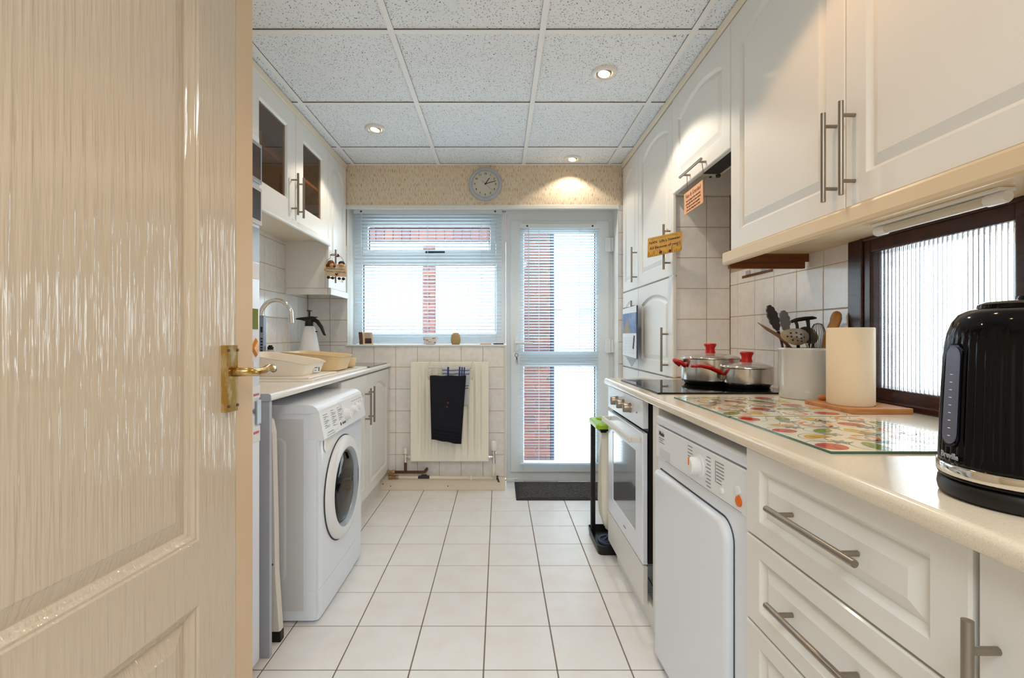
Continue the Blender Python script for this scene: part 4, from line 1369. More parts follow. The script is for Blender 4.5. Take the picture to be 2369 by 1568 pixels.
for k in range(5): flat(b, .70 + .055 * k, .735 + .055 * k, .16, .19)
obj('printed_text', b, M['print_mid'], wm, kind='stuff')
text('indesit', .017, M['print_dark'], cp(.435, .80, .0006), (0, 1, 0), yd, wm, bold=.0003)
o_ = cp(.36, .80, .0006)
b = nb(); t = nb(); lathe(t, [(.0075, 0), (.0075, .0008), (.0055, .0008), (.0055, 0)], (0, 0, 0), 20); R = Matrix((Vector((0, 1, 0)), yd, nrm)).transposed().to_4x4(); R.translation = o_; merge(b, t, R)
obj('logo_ring', b, M['print_mid'], wm)
def knob_on(s, v, r, h):
    b = nb(); t = nb()
    lathe(t, [(r * 1.15, 0), (r * 1.1, h * .25), (r, h * .3), (r * .92, h), (r * .8, h * 1.05)], (0, 0, 0), 24)
    box(t, -r * .12, r * .12, -r * .95, r * .95, h * 1.0, h * 1.25, .0015)
    R = Matrix((Vector((0, 1, 0)), yd, nrm)).transposed().to_4x4(); R.translation = cp(s, v, .0)
    merge(b, t, R)
    return b
obj('dial', knob_on(.515, .56, .023, .022), M['white_plastic'], wm, smooth=True, auto=35)
obj('dial', knob_on(.69, .50, .0175, .020), M['white_plastic'], wm, smooth=True, auto=35)
obj('dial', knob_on(.80, .46, .0165, .020), M['white_plastic'], wm, smooth=True, auto=35)
for k in range(5):
    b = nb(); t = nb(); box(t, -.0065, .0065, -.008, .008, 0, .004, .002)
    R = Matrix((Vector((0, 1, 0)), yd, nrm)).transposed().to_4x4(); R.translation = cp(.715 + .055 * k, .28, 0); merge(b, t, R)
    obj('push_button', b, M['white_plastic'], wm)
b = nb(); t = nb(); box(t, -.008, .008, -.016, .016, 0, .004, .003)
R = Matrix((Vector((0, 1, 0)), yd, nrm)).transposed().to_4x4(); R.translation = cp(.445, .24, 0); merge(b, t, R)
obj('power_button', b, M['white_plastic'], wm)
# porthole
PC = (X + .003, 2.098, .440)
pd = thing('door', None, None, PC); pd.parent = wm; pd.location = Vector(PC) - wm.location
def wav(a, h):   # finger recess on the far side of the opening (angle 0 = far side in the x-axis lathe)
    d = (a + PI) % (2 * PI) - PI
    return 1 - .085 * math.exp(-(d / .30) ** 4)
obj('ring', lathe(nb(), [(.214, 0), (.213, .010), (.205, .020), (.185, .026), (.165, .024)], PC, 64, 'x', caps=False), M['white_plastic'], pd, smooth=True)
b = lathe(nb(), [(.166, .0242), (.156, .018), (.150, .006), (.146, -.004)], PC, 64, 'x', rf=wav, caps=False)
obj('inner_ring', b, M['frame_grey'], pd, smooth=True)
b = lathe(nb(), [(.152, .002), (.14, .012), (.11, .018), (.05, .020), (.001, .020)], PC, 48, 'x', rf=wav)
obj('glass_bowl', b, M['black_gloss'], pd, smooth=True)
obj('gap_ring', lathe(nb(), [(.219, .0005), (.2165, .003), (.2135, .003)], PC, 64, 'x', caps=False), M['gasket'], pd)
b = nb()
pts = [(X + .006, y0 + .045, .690), (X + .006, y0 + .22, .690), (X + .0065, y0 + .17, .655), (X + .0065, y0 + .11, .632), (X + .006, y0 + .07, .630), (X + .005, y0 + .045, .65)]
loft(b, [[Vector(p) for p in pts], [Vector(p) + Vector((.003, .0, 0)) * .5 + Vector((0, .012 if i in (0, 5) else -.008, -.0)) for i, p in enumerate(pts)]])
obj('drawer_scoop', b, M['ceramic'], wm)
# folded step ladder leg between panel and washer
lg = thing('folding_ladder', 'folded white metal ladder leg with black foot beside the washing machine', 'ladder', (-.80, 1.74, 0))
pts = [(-.845, 1.735, .80), (-.822, 1.735, .785), (-.813, 1.735, .74), (-.806, 1.735, .45), (-.803, 1.735, .245), (-.789, 1.735, .035)]
loops = []
for (x, y, z) in pts:
    loops.append([(x - .016, y - .012, z), (x + .010, y - .012, z), (x + .014, y - .006, z), (x + .014, y + .014, z), (x - .016, y + .014, z)])
obj('leg', loft(nb(), loops), M['handle_cream'], lg)
b = bx(-.807, -.773, 1.721, 1.751, .0005, .038, .003)
obj('foot', b, M['black'], lg)
b = nb()
for z, x in ((.71, -.811), (.275, -.803)): lathe(b, [(.004, 0), (.003, -.002)], (x, 1.723, z), 10, 'y')
obj('rivet', b, M['gasket'], lg)
# ---------------------------------------------------------------- sink and things on the left worktop
sk_ = thing('sink', 'white composite inset sink with drainer on the left worktop', 'sink', (-1.03, 2.5, WLZ))
b = nb()
ro = rrect(-1.30, -.787, 2.04, 2.93, .03, 4)
loft(b, [[(u, v, WLZ + .0003) for u, v in ro], [(u, v, WLZ + .008) for u, v in ro], [(u, v, WLZ + .010) for u, v in inset(ro, .004)], [(u, v, WLZ + .010) for u, v in inset(ro, .030)], [(u, v, WLZ + .006) for u, v in inset(ro, .036)]])
obj('basin', b, M['sink'], sk_)
SZ2 = WLZ + .0105
tp_ = thing('mixer_tap', 'brushed steel swan-neck mixer tap arching over the left sink', 'tap', (-1.225, 2.50, SZ2))
b = nb()
pts = [(-1.222, 2.5, SZ2 + .03), (-1.222, 2.5, 1.18)]
for k in range(13):
    a = PI - PI * 0.93 * k / 12
    pts.append((-1.145 + .077 * math.cos(a), 2.5, 1.190 + .077 * math.sin(a)))
pts.append((-1.066, 2.5, 1.150))
tube(b, pts, .0115, 16)
obj('spout', b, M['chrome'], tp_, smooth=True, auto=50)
obj('base', lathe(nb(), [(.024, 0), (.023, .01), (.020, .035), (.012, .04)], (-1.222, 2.5, SZ2), 20), M['chrome'], tp_, smooth=True, auto=40)
def tub(name, label, x0, x1, y0, y1, z0, h, m, dip, flare, sticker=False, cut=False, skew=0.0):
    """washing-up bowl: rounded plan, flared, rim dipping towards the +x end"""
    t = thing(name, label, 'washing-up bowl', ((x0 + x1) / 2, (y0 + y1) / 2, z0))
    cx, cy = (x0 + x1) / 2, (y0 + y1) / 2
    base = rrect(x0, x1, y0, y1, .05, 7)
    def rim(u): 
        k = (u - x0) / (x1 - x0)
        return h * (1 - dip * max(0, k) ** 2.2)
    def ring(f, zf, out=0.0):
        r = []
        for u, v in base:
            s = flare + (1 - flare) * zf
            s = (flare + (1 - flare) * zf)
            uu, vv = cx + (u - cx) * s * f, cy + (v - cy) * s * f
            r.append((uu, vv, z0 + rim(u) * zf))
        return r
    b = nb()
    L = [ring(1, .0), ring(1, .05), ring(1.0, .5), ring(1.0, .93), ring(1.035, .96), ring(1.04, 1.0), ring(1.0, 1.01), ring(.97, .96), ring(.965, .5), ring(.95, .06)]
    loft(b, L)
    obj('shell', b, M[m], t, smooth=True, auto=50)
    return t
tb1 = tub('dish_basin', 'near cream plastic washing-up basin with a flared rim, label on its end', -1.165, -.846, 2.10, 2.395, SZ2 + .008, .098, 'basin', .50, .90)
b = nb()
box(b, -1.185, -.806, 2.06, 2.415, SZ2 - .0002, SZ2 + .0075, .002)
obj('tray', b, M['basin'], tb1)
p = nb()
box(p, -.8575, -.8525, 2.245, 2.315, SZ2 + .014, SZ2 + .040)
obj('sticker', p, M['paper'], tb1)
p = nb()
box(p, -.8527, -.8521, 2.250, 2.285, SZ2 + .033, SZ2 + .037); box(p, -.8527, -.8521, 2.250, 2.272, SZ2 + .022, SZ2 + .025); box(p, -.8527, -.8521, 2.296, 2.309, SZ2 + .017, SZ2 + .036)
obj('sticker_print', p, M['print_dark'], tb1)
# drain arch in the near side
ar = [(-1.125, .012), (-1.035, .012), (-1.052, .046), (-1.068, .058), (-1.092, .058), (-1.108, .046)]
p = prism(nb(), ar, lambda u, v: (u, 2.1115 - v * .11, SZ2 + v), lambda u, v: (u, 2.1065 - v * .11, SZ2 + v))
obj('drain_arch', p, M['basin_tan'], tb1)
for k in range(4):
    x = -1.112 + .021 * k
    obj('drain_slot', prism(nb(), [(x, .013), (x + .012, .013), (x + .010, .034), (x + .002, .034)], lambda u, v: (u, 2.108 - v * .11, SZ2 + v), lambda u, v: (u, 2.105 - v * .11, SZ2 + v)), M['ceramic'], tb1)
tub('dish_basin', 'farther tan plastic washing-up basin behind the cream one', -1.14, -.835, 2.52, 2.80, SZ2, .098, 'basin_tan', .25, .86)
sd = thing('scrub_bowl', 'small tan rounded bowl at the far end behind the tan basin', 'bowl', (-.89, 2.885, SZ2))
obj('shell', lathe(nb(), [(.030, .0005), (.042, .01), (.048, .05), (.046, .055), (.038, .045), (.001, .02)], (-.892, 2.868, SZ2), 24), M['basin_tan'], sd, smooth=True, auto=50)
gl = thing('glass_board', 'dark reflective glass board at the far end of the left worktop', 'chopping board', (-1.03, 3.18, WLZ))
obj('pane', bx(-1.28, -.785, 2.955, 3.40, WLZ + .0003, WLZ + .006, .001), M['slate'], gl)
# pump sprayer
sp_ = thing('pump_sprayer', 'white cone-shaped pump sprayer with a black trigger head', 'spray bottle', (-1.235, 3.17, WLZ + .0062))
c = (-1.235, 3.17, WLZ + .0062)
obj('bottle', lathe(nb(), [(.062, .0005), (.070, .006), (.072, .03), (.068, .07), (.036, .235), (.031, .246), (.028, .250)], c, 36), M['white_plastic'], sp_, smooth=True, auto=40)
obj('collar', lathe(nb(), [(.028, .2505), (.0285, .253), (.027, .285), (.024, .292)], c, 28), M['black'], sp_, smooth=True, auto=40)
b = nb()
zc = WLZ + .30
tube(b, [(c[0] - .085, c[1], zc + .004), (c[0] - .05, c[1], zc + .004), (c[0] - .01, c[1], zc + .000), (c[0] + .02, c[1], zc + .002), (c[0] + .045, c[1], zc + .008)], [.005, .010, .018, .019, .008], 12)
tube(b, [(c[0] + .015, c[1], zc + .004), (c[0] + .050, c[1], zc - .012), (c[0] + .078, c[1], zc - .05), (c[0] + .097, c[1], zc - .098), (c[0] + .106, c[1], zc - .104)], [.012, .013, .012, .008, .004], 10)
box(b, c[0] + .02, c[0] + .055, c[1] - .008, c[1] + .008, zc + .012, zc + .017, .002)
obj('trigger_head', b, M['black'], sp_, smooth=True, auto=50)
b = lathe(nb(), [(.006, .31), (.006, .345), (.017, .347), (.017, .353), (.004, .354)], c, 18)
obj('plunger', b, M['black'], sp_, smooth=True, auto=40)
b = tube(nb(), [(c[0] + .03, c[1], WLZ + .222), (c[0] + .052, c[1], WLZ + .220)], .0035, 8)
obj('valve', b, M['black'], sp_)
so = thing('soap_bottle', 'clear soap bottle with a dark cap behind the near basin', 'bottle', (-1.158, 2.466, SZ2))
c = (-1.158, 2.466, SZ2)
obj('bottle', lathe(nb(), [(.026, .0005), (.030, .004), (.031, .08), (.027, .098), (.016, .110), (.014, .113)], c, 24), M['clear_plastic'], so, smooth=True, auto=40)
obj('cap', lathe(nb(), [(.0145, .1135), (.0145, .128), (.010, .129), (.010, .135), (.004, .136)], c, 18), M['black'], so, smooth=True, auto=40)
pk = thing('printed_carton', 'slim blue-grey carton with dark printed marks standing beside the tap', 'carton', (-1.197, 2.44, SZ2))
obj('box', bx(-1.220, -1.1745, 2.426, 2.455, SZ2, SZ2 + .285, .002), M['grey_plastic'], pk)
b = nb()
for k, (z, h) in enumerate(((.20, .028), (.165, .008), (.15, .008), (.135, .008), (.12, .008), (.105, .010), (.085, .012), (.07, .010), (.05, .014), (.03, .010))):
    box(b, -1.189, -1.1785, 2.4252, 2.4262, SZ2 + z, SZ2 + z + h)
obj('printed_mark', b, M['print_black'], pk)
# ================================================================ END WALL: radiator, pipes, clock, sill, signs, bin, mat
rd = thing('radiator', 'cream ribbed panel radiator on the tiled wall under the window', 'radiator', (-.343, 3.37, .217))
RX0, RX1, RZ0, RZ1, RY = -.611, -.0745, .218, .900, 3.362
nrib = 10
b = nb()
def rib(u):
    k = u * (RX1 - RX0)
    m = .040
    if k < m or k > (RX1 - RX0) - m: return 0.0
    q = (k - m) / ((RX1 - RX0) - 2 * m) * nrib
    f = abs((q % 1.0) - .5) * 2
    s = min(1, max(0, (f - .35) / .3))
    return s * s * (3 - 2 * s)
def rsurf(u, v):
    z = RZ0 + (RZ1 - RZ0) * v
    e = min(1, max(0, (min(z - RZ0, RZ1 - z) - .045) / .03))
    return (RX0 + (RX1 - RX0) * u, RY + .014 * (1 - rib(u)) * e * (1 if .075 < u < .925 else 0), z)
grid(b, 100, 24, rsurf, 0)
obj('front_panel', b, M['radiator'], rd, smooth=True)
b = nb()
box(b, RX0, RX1, RY + .0005, RY + .045, RZ0 - .001, RZ0 + .006, .002); box(b, RX0, RX1, RY + .0005, RY + .045, RZ1 - .006, RZ1 + .001, .002)
box(b, RX0 - .001, RX0 + .006, RY + .0005, RY + .045, RZ0, RZ1, .002); box(b, RX1 - .006, RX1 + .001, RY + .0005, RY + .045, RZ0, RZ1, .002)
box(b, RX0 + .006, RX1 - .006, RY + .035, RY + .045, RZ0 + .006, RZ1 - .006)
obj('casing', b, M['radiator'], rd)
obj('bracket', bx(-.45, -.41, RY + .045, 3.4375, .32, .82), M['radiator'], rd); obj('bracket', bx(-.28, -.24, RY + .045, 3.4375, .32, .82), M['radiator'], rd)
vy = 3.385
lvv = thing('valve', None, None, (-.655, vy, .24)); lvv.parent = rd; lvv.location = Vector((-.655, vy, .24)) - rd.location
b = tube(nb(), [(-.652, vy, .205), (-.652, vy, .262)], .0125, 12); tube(b, [(-.652, vy, .245), (-.632, vy, .245), (-.630, vy, .245), (-.612, vy, .245)], [.009, .009, .014, .014], 10)
obj('body', b, M['chrome'], lvv, smooth=True, auto=40)
obj('cap', lathe(nb(), [(.013, .0), (.0125, .004), (.0105, .035), (.008, .038)], (-.652, vy, .264), 18), M['handle_cream'], lvv, smooth=True, auto=40)
tv = thing('thermostatic_valve', None, None, (-.035, vy, .24)); tv.parent = rd; tv.location = Vector((-.035, vy, .24)) - rd.location
b = tube(nb(), [(-.038, vy, .198), (-.038, vy, .285)], .0125, 12); tube(b, [(-.038, vy, .243), (-.058, vy, .243), (-.060, vy, .243), (-.074, vy, .243)], [.009, .009, .014, .014], 10)
lathe(b, [(.017, .0), (.017, .012), (.012, .014)], (-.038, vy, .268), 14)
obj('body', b, M['chrome'], tv, smooth=True, auto=40)
obj('head', lathe(nb(), [(.014, 0), (.019, .006), (.021, .03), (.020, .052), (.017, .064), (.010, .068)], (-.038, vy, .285), 20, rf=lambda a, h: 1 + .04 * math.cos(10 * a)), M['ceramic'], tv, smooth=True, auto=45)
# pipes
pb = thing('heating_pipe', 'brown painted heating pipe from the left radiator valve', 'pipe', (-.66, 3.39, .14))
obj('run', tube(nb(), [(-.778, 3.39, .135), (-.54, 3.39, .135), (-.520, 3.39, .137), (-.512, 3.395, .145), (-.510, 3.432, .146)], .0105, 12), M['pipe_brown'], pb, smooth=True)
obj('riser', tube(nb(), [(-.652, 3.387, .135), (-.652, 3.386, .206)], .0105, 12), M['pipe_brown'], pb, smooth=True)
b = tube(nb(), [(-.778, 3.39, .135), (-.775, 3.39, .135), (-.765, 3.39, .135), (-.762, 3.39, .135), (-.745, 3.39, .135), (-.742, 3.39, .135), (-.725, 3.39, .135)], [.012, .016, .016, .013, .013, .016, .014], 12)
obj('coupling', b, M['copper'], pb, smooth=True, auto=40)
pw = thing('heating_pipe', 'long white painted pipe lying along the skirting under the radiator', 'pipe', (-.4, 3.395, .1))
obj('run', tube(nb(), [(-.832, 3.395, .099), (-.03, 3.395, .093)], .0115, 12), M['pipe_white'], pw, smooth=True)
obj('riser', tube(nb(), [(-.038, 3.392, .096), (-.038, 3.387, .198)], .0105, 12), M['pipe_white'], pw, smooth=True)
b = tube(nb(), [(-.772, 3.395, .0985), (-.769, 3.395, .0985), (-.745, 3.395, .0985), (-.742, 3.395, .0985), (-.72, 3.395, .0985), (-.717, 3.395, .0985), (-.702, 3.395, .0985)], [.013, .017, .017, .014, .014, .0165, .0145], 12)
obj('coupling', b, M['copper'], pw, smooth=True, auto=40)
b = bx(-.565, -.485, 3.380, 3.410, .090, .108, .004); box(b, -.545, -.505, 3.379, 3.41, .1, .115, .004)
obj('pipe_clip', b, M['gasket'], pw)
obj('pipe_clip', bx(-.203, -.188, 3.380, 3.412, .084, .112, .003), M['handle_cream'], pw)
b = tube(nb(), [(-.020, 3.395, .094), (-.006, 3.395, .094)], .016, 12); tube(b, [(-.010, 3.380, .094), (-.004, 3.372, .072)], .006, 8)
obj('drain_cock', b, M['gasket'], pw, smooth=True, auto=40)
# wire rail with towels
rl = thing('towel_rail', 'chrome wire towel rail hooked over the top of the radiator', 'towel rail', (-.343, 3.33, .90))
b = nb()
RA, RB = -.476, -.183
for x in (RA, RB):
    tube(b, [(x, 3.372, .893), (x, 3.372, .904), (x, 3.355, .9045), (x - .004, 3.348, .895), (x - .008, 3.325, .862), (x - .008, 3.300, .838), (x - .006, 3.29, .815), (x - .003, 3.296, .79), (x, 3.31, .785), (x + .002, 3.320, .80), (x, 3.325, .84)], .0022, 6)
tube(b, [(RA - .008, 3.325, .8625), (RB - .008, 3.325, .862)], .0022, 6)
tube(b, [(RA - .006, 3.292, .806), (RB - .006, 3.292, .804)], .0022, 6)
obj('wire', b, M['chrome'], rl, smooth=True)
tt = thing('tea_towel', 'grey and blue checked tea towel hanging behind the navy towel', 'tea towel', (-.29, 3.33, .6))
def drape(x0, x1, y, z_top, zf0, zf1, zb, gap, wob, s=1.0, x0b=None, x1b=None):
    """cloth over a rail: back drop then front drop with slanting hem"""
    x0b = x0 if x0b is None else x0b
    x1b = x1 if x1b is None else x1b
    def f(u, v):
        # v 0..1: from back hem over the rail to front hem
        if v < .3:
            k = v / .3
            z = zb + (z_top - zb) * k
            yy = y + gap
            t = 1 - k
        elif v < .36:
            k = (v - .3) / .06
            z = z_top + .004 * math.sin(PI * k)
            yy = y + gap - 2 * gap * k
            t = 0
        else:
            k = (v - .36) / .64
            z = z_top + ((zf0 + (zf1 - zf0) * u) - z_top) * k
            yy = y - gap
            t = k
        xa, xb_ = x0 + (x0b - x0) * t, x1 + (x1b - x1) * t
        return (xa + (xb_ - xa) * u, yy - wob * t * (.5 + .5 * math.sin(9 * u + 2 * t)), z + .002 * math.sin(14 * u))
    return f
f = drape(-.392, -.197, 3.326, .866, .62, .605, .70, .006, .004, x1b=-.215)
obj('cloth', grid(nb(), 24, 40, f, .002), M['tea_towel'], tt, smooth=True)
b = nb()
for u0, u1 in ((.19, .26), (.60, .66), (.69, .74), (.77, .82)):
    grid(b, 2, 30, lambda u, v: Vector(f(u0 + (u1 - u0) * u, .31 + .69 * v)) + Vector((0, -.0016 if v > .1 else -.001, .0012)))
for v0 in (.40, .46, .66, .70):
    grid(b, 20, 1, lambda u, v: Vector(f(.02 + .96 * u, v0 + .012 * v)) + Vector((0, -.0018, 0)))
obj('check_stripe', b, M['check_blue'], tt)
nt_ = thing('hand_towel', 'dark navy towel folded over the wire rail in front of the radiator', 'towel', (-.36, 3.29, .4))
g = drape(-.468, -.224, 3.291, .811, .386, .352, .395, .010, .006, x0b=-.456, x1b=-.256)
obj('cloth', grid(nb(), 22, 44, g, .007), M['navy_towel'], nt_, smooth=True)
b = nb()
for v0 in (.875, .91, .945):
    grid(b, 20, 1, lambda u, v: Vector(g(.01 + .97 * u, v0 + .012 * v)) + Vector((0, -.0085, 0)), .0025)
obj('woven_band', b, M['navy_towel'], nt_)
b = nb()
for (u, v, r) in ((.52, .62, .007), (.50, .66, .005)):
    p = Vector(g(u, v)) + Vector((0, -.0082, 0)); lathe(b, [(r, 0), (r * .6, -.001)], p, 10, 'y')
obj('motif', b, M['photo_brown'], nt_)
# clock
ck = thing('wall_clock', 'round grey-rimmed clock on the wallpapered strip above the window', 'clock', (-.0978, YB, 2.151))
c = (-.0985, YB - .001, 2.1515)
obj('rim', lathe(nb(), [(.1165, 0), (.1175, -.010), (.113, -.022), (.104, -.028), (.095, -.024), (.0935, -.014)], c, 64, 'y', caps=False), M['clock_rim'], ck, smooth=True, auto=60)
obj('dial', lathe(nb(), [(.116, -.0005), (.116, -.004), (.0945, -.012), (.001, -.0122)], c, 48, 'y'), M['clock_face'], ck)
fy = c[1] - .0130
nums = nb()
for k in range(1, 13):
    a = PI / 2 - 2 * PI * k / 12
    text(str(k), .019, M['print_black'], (c[0] + .073 * math.cos(a), fy, c[2] + .073 * math.sin(a)), (1, 0, 0), (0, 0, 1), ck, bold=.0004, name='numeral')
    lathe(nums, [(.0016, 0), (.0014, -.0004)], (c[0] + .0885 * math.cos(a), fy, c[2] + .0885 * math.sin(a)), 8, 'y')
obj('minute_mark', nums, M['print_brown'], ck)
def hand(ang, l0, l1, wd, dy, m, n):
    a = PI / 2 - math.radians(ang)
    d, s = Vector((math.cos(a), 0, math.sin(a))), Vector((-math.sin(a), 0, math.cos(a)))
    p = Vector((c[0], fy - dy, c[2]))
    q = [p - d * l0 + s * wd, p - d * l0 - s * wd, p + d * l1 - s * wd * .7, p + d * l1 + s * wd * .7]
    b = loft(nb(), [[x + Vector((0, .0004, 0)) for x in q], [x - Vector((0, .0004, 0)) for x in q]])
    obj(n, b, m, ck)
hand(35, .004, .052, .0032, .002, M['print_black'], 'hour_hand')
hand(73, .004, .078, .0026, .0035, M['print_black'], 'minute_hand')
hand(133, .032, .070, .0006, .005, M['print_black'], 'second_hand')
a_ = PI / 2 - math.radians(313)
obj('hub', lathe(nb(), [(.005, 0), (.005, -.006), (.002, -.007)], (c[0], fy, c[2]), 14, 'y'), M['print_black'], ck)
b = lathe(nb(), [(.0935, -.0215), (.07, -.0235), (.001, -.0245)], c, 40, 'y', caps=False)
obj('glass', b, M['pane'], ck, smooth=True)
# on the sill
def SY(px, py, Y): return W(px, py, Y)
pc = thing('photo_block', 'small propped card with photographs at the left end of the sill', 'photo', (-.97, 3.47, SZ))
obj('side_card', loft(nb(), [[Vector(p) + Vector((0, d, 0)) for p in ((-.994, 3.466, SZ + .0005), (-.972, 3.474, SZ + .0005), (-.975, 3.474, SZ + .088), (-1.002, 3.466, SZ + .088))] for d in (0, .004)]), M['photo_brown'], pc)
obj('front_card', loft(nb(), [[Vector(p) + Vector((0, d, 0)) for p in ((-.968, 3.468, SZ + .0005), (-.897, 3.468, SZ + .0005), (-.906, 3.476, SZ + .086), (-.972, 3.476, SZ + .088))] for d in (0, .004)]), M['cream_board'], pc)
obj('print', loft(nb(), [[Vector(p) + Vector((0, d, 0)) for p in ((-.956, 3.4668, SZ + .008), (-.908, 3.4668, SZ + .008), (-.912, 3.4705, SZ + .045), (-.957, 3.4705, SZ + .045))] for d in (0, .001)]), M['photo_dark'], pc)
b = nb()
for k in range(4): box(b, -.960, -.918 - .004 * (k % 2), 3.4703 + .0008 * k, 3.4708 + .0008 * k, SZ + .052 + .008 * k, SZ + .054 + .008 * k)
obj('caption', b, M['print_mid'], pc)
bw = thing('heart_bowl', 'white bowl with red hearts in the middle of the window sill', 'bowl', (-.495, 3.48, SZ))
c = (-.4905, 3.478, SZ)
obj('shell', lathe(nb(), [(.028, .0005), (.032, .004), (.046, .022), (.0515, .045), (.053, .056), (.050, .056), (.046, .040), (.03, .012), (.001, .008)], c, 32), M['ceramic'], bw, smooth=True, auto=50)
rg = random.Random(4)
for k in range(14):
    a = -PI + .28 + (PI - .5) * ((k * .382) % 1.0) if k < 11 else rg.uniform(0, PI)
    h = (.014, .030, .044, .036, .020)[k % 5]
    r = .0405 + .0125 * min(1, (h - .012) / .034) + .0006
    p = Vector((c[0] + r * math.cos(a), c[1] + r * math.sin(a), SZ + h))
    nrm_ = Vector((math.cos(a), math.sin(a), -.35)).normalized(); sd_ = Vector((-math.sin(a), math.cos(a), 0)); up_ = nrm_.cross(sd_)
    hp = [(0, -1), (.9, .1), (.8, .75), (.35, .85), (0, .45), (-.35, .85), (-.8, .75), (-.9, .1)]
    b = loft(nb(), [[p + sd_ * u * .0048 + up_ * v * .0048 + nrm_ * d for u, v in hp] for d in (-.0015, .0006)])
    obj('heart', b, M['red_plastic'], bw)
eg = thing('stone_egg', 'upright egg-shaped brown stone ornament on the window sill', 'ornament', (-.3, 3.48, SZ))
obj('egg', lathe(nb(), [(.026, .0005), (.032, .010), (.0355, .03), (.034, .05), (.028, .07), (.018, .081), (.006, .0845)], (-.311, 3.478, SZ), 32), M['stone_egg'], eg, smooth=True, auto=60)
pn = tag(obj('leaflet', bx(-.135, -.055, 3.452, 3.475, SZ + .0003, SZ + .006, .001), M['sign_peach'], None), 'flat pink leaflet lying near the right end of the sill', 'leaflet')
pe = thing('pen', 'dark pen lying at the right end of the window sill', 'pen', (.0, 3.46, SZ))
obj('barrel', tube(nb(), [(-.045, 3.452, SZ + .0048), (-.035, 3.453, SZ + .0048), (.028, 3.462, SZ + .0048), (.031, 3.4625, SZ + .0048)], [.001, .0042, .0042, .0036], 10), M['gasket'], pe, smooth=True)
# hanging plaque with two dolls
pq = thing('doll_plaque', 'cream plaque with two doll heads and red hearts hanging by the window', 'plaque', W(777, 625, 3.06))
Yp = 3.062
def Q(x, y, d=0.0): return W(740 + x / 14.25, 560 + y / 14.25, Yp - d)
def qpoly(pts, d0, d1, m, n):
    return obj(n, loft(nb(), [[Q(x, y, d0) for x, y in pts], [Q(x, y, d1) for x, y in pts]]), m, pq)
def circ(cx, cy, rx, ry, a0=0, a1=2 * PI, n=16): return [(cx + rx * math.cos(a0 + (a1 - a0) * k / n), cy + ry * math.sin(a0 + (a1 - a0) * k / n)) for k in range(n + (0 if a1 - a0 > 6.2 else 1))]
def ball(cx, cy, rx, ry, d, m, n):
    p0 = Q(cx, cy, d); ux = abs((Q(cx + rx, cy) - Q(cx, cy)).x); uz = abs((Q(cx, cy + ry) - Q(cx, cy)).z)
    return obj(n, lathe(nb(), [(ux * math.cos(t), uz * math.sin(t)) for t in [(-.49 + .98 * k / 10) * PI for k in range(11)]], p0, 18), m, pq, smooth=True)
qpoly([(140, 690), (600, 730), (870, 770), (880, 1150), (560, 1140), (180, 1110)], 0, .008, M['cream_board'], 'board')
ball(365, 715, 118, 122, .004, M['hair_brown'], 'hair'); ball(385, 750, 78, 78, .012, M['skin'], 'head'); ball(255, 770, 55, 60, .006, M['hair_brown'], 'bunch'); ball(480, 790, 50, 55, .006, M['hair_brown'], 'bunch')
ball(715, 700, 105, 78, .004, M['hair_dark'], 'hair'); ball(712, 755, 78, 68, .012, M['skin'], 'head')
for x, y in ((285, 1160), (420, 1180), (640, 1200), (780, 1210)): ball(x, y, 55, 48, .006, M['hair_dark'], 'shoe')
for x, y in ((175, 890), (830, 970)): ball(x, y, 34, 50, .009, M['skin'], 'hand')
def heart(cx, cy, s, rot=0):
    hp = [(0, 1), (.9, -.1), (.8, -.75), (.35, -.85), (0, -.45), (-.35, -.85), (-.8, -.75), (-.9, -.1)]
    ca, sa = math.cos(rot), math.sin(rot)
    return [(cx + s * (u * ca - v * sa), cy + s * (u * sa + v * ca)) for u, v in hp]
qpoly(heart(600, 450, 62, -1.0), .014, .020, M['dark_red'], 'heart'); qpoly(heart(545, 1065, 52), .008, .014, M['dark_red'], 'heart')
text('Grandchildren is yours', .0128, M['print_dark'], Q(510, 880, .0085), Vector((1, 0, -.06)), (0, 0, 1), pq)
text('One day I will be lost', .0128, M['print_dark'], Q(510, 975, .0085), Vector((1, 0, -.06)), (0, 0, 1), pq)
b = tube(nb(), [Q(205, 705), Q(235, 600), Q(340, 530), Q(370, 400, .0), Q(440, 375, .0), Q(600, 410, .012), Q(720, 510), Q(790, 640), Q(860, 775)], .0012, 6)
obj('hanging_wire', b, M['gasket'], pq)
# yellow sign on the tall unit
sg = thing('yellow_sign', 'yellow flower-painted sign with handwriting hung on a tall unit handle', 'sign', W(1538, 566, 2.43))
A, B = W(1498, 551.8, 2.432), W(1577.8, 534.2, 2.395)
Cc = W(1497.5, 596.2, 2.432)
sx, sy_ = (B - A), (Cc - A)
sn = sx.cross(-sy_).normalized()
if sn.y > 0: sn = -sn
def G(u, v, d=0.0): return A + sx * u + sy_ * v + sn * d
def gpoly(pts, d0, d1, m, n, parent=None): return obj(n, loft(nb(), [[G(u, v, d0) for u, v in pts], [G(u, v, d1) for u, v in pts]]), m, parent or sg)
gpoly([(0.01, .02), (.03, 0), (.98, 0), (1, .03), (1, .96), (.97, 1), (.02, 1), (0, .97)], -.003, .003, M['sign_yellow'], 'board')
xd_, yd_ = sx.normalized(), (-sy_).normalized()
text("NAN  Life's Sweeter", .0178, M['print_black'], G(.50, .285, .0034), xd_, yd_, sg, bold=.0002)
text('All Because of you!', .0178, M['print_black'], G(.485, .565, .0034), xd_, yd_, sg, bold=.0002)
rg = random.Random(5)
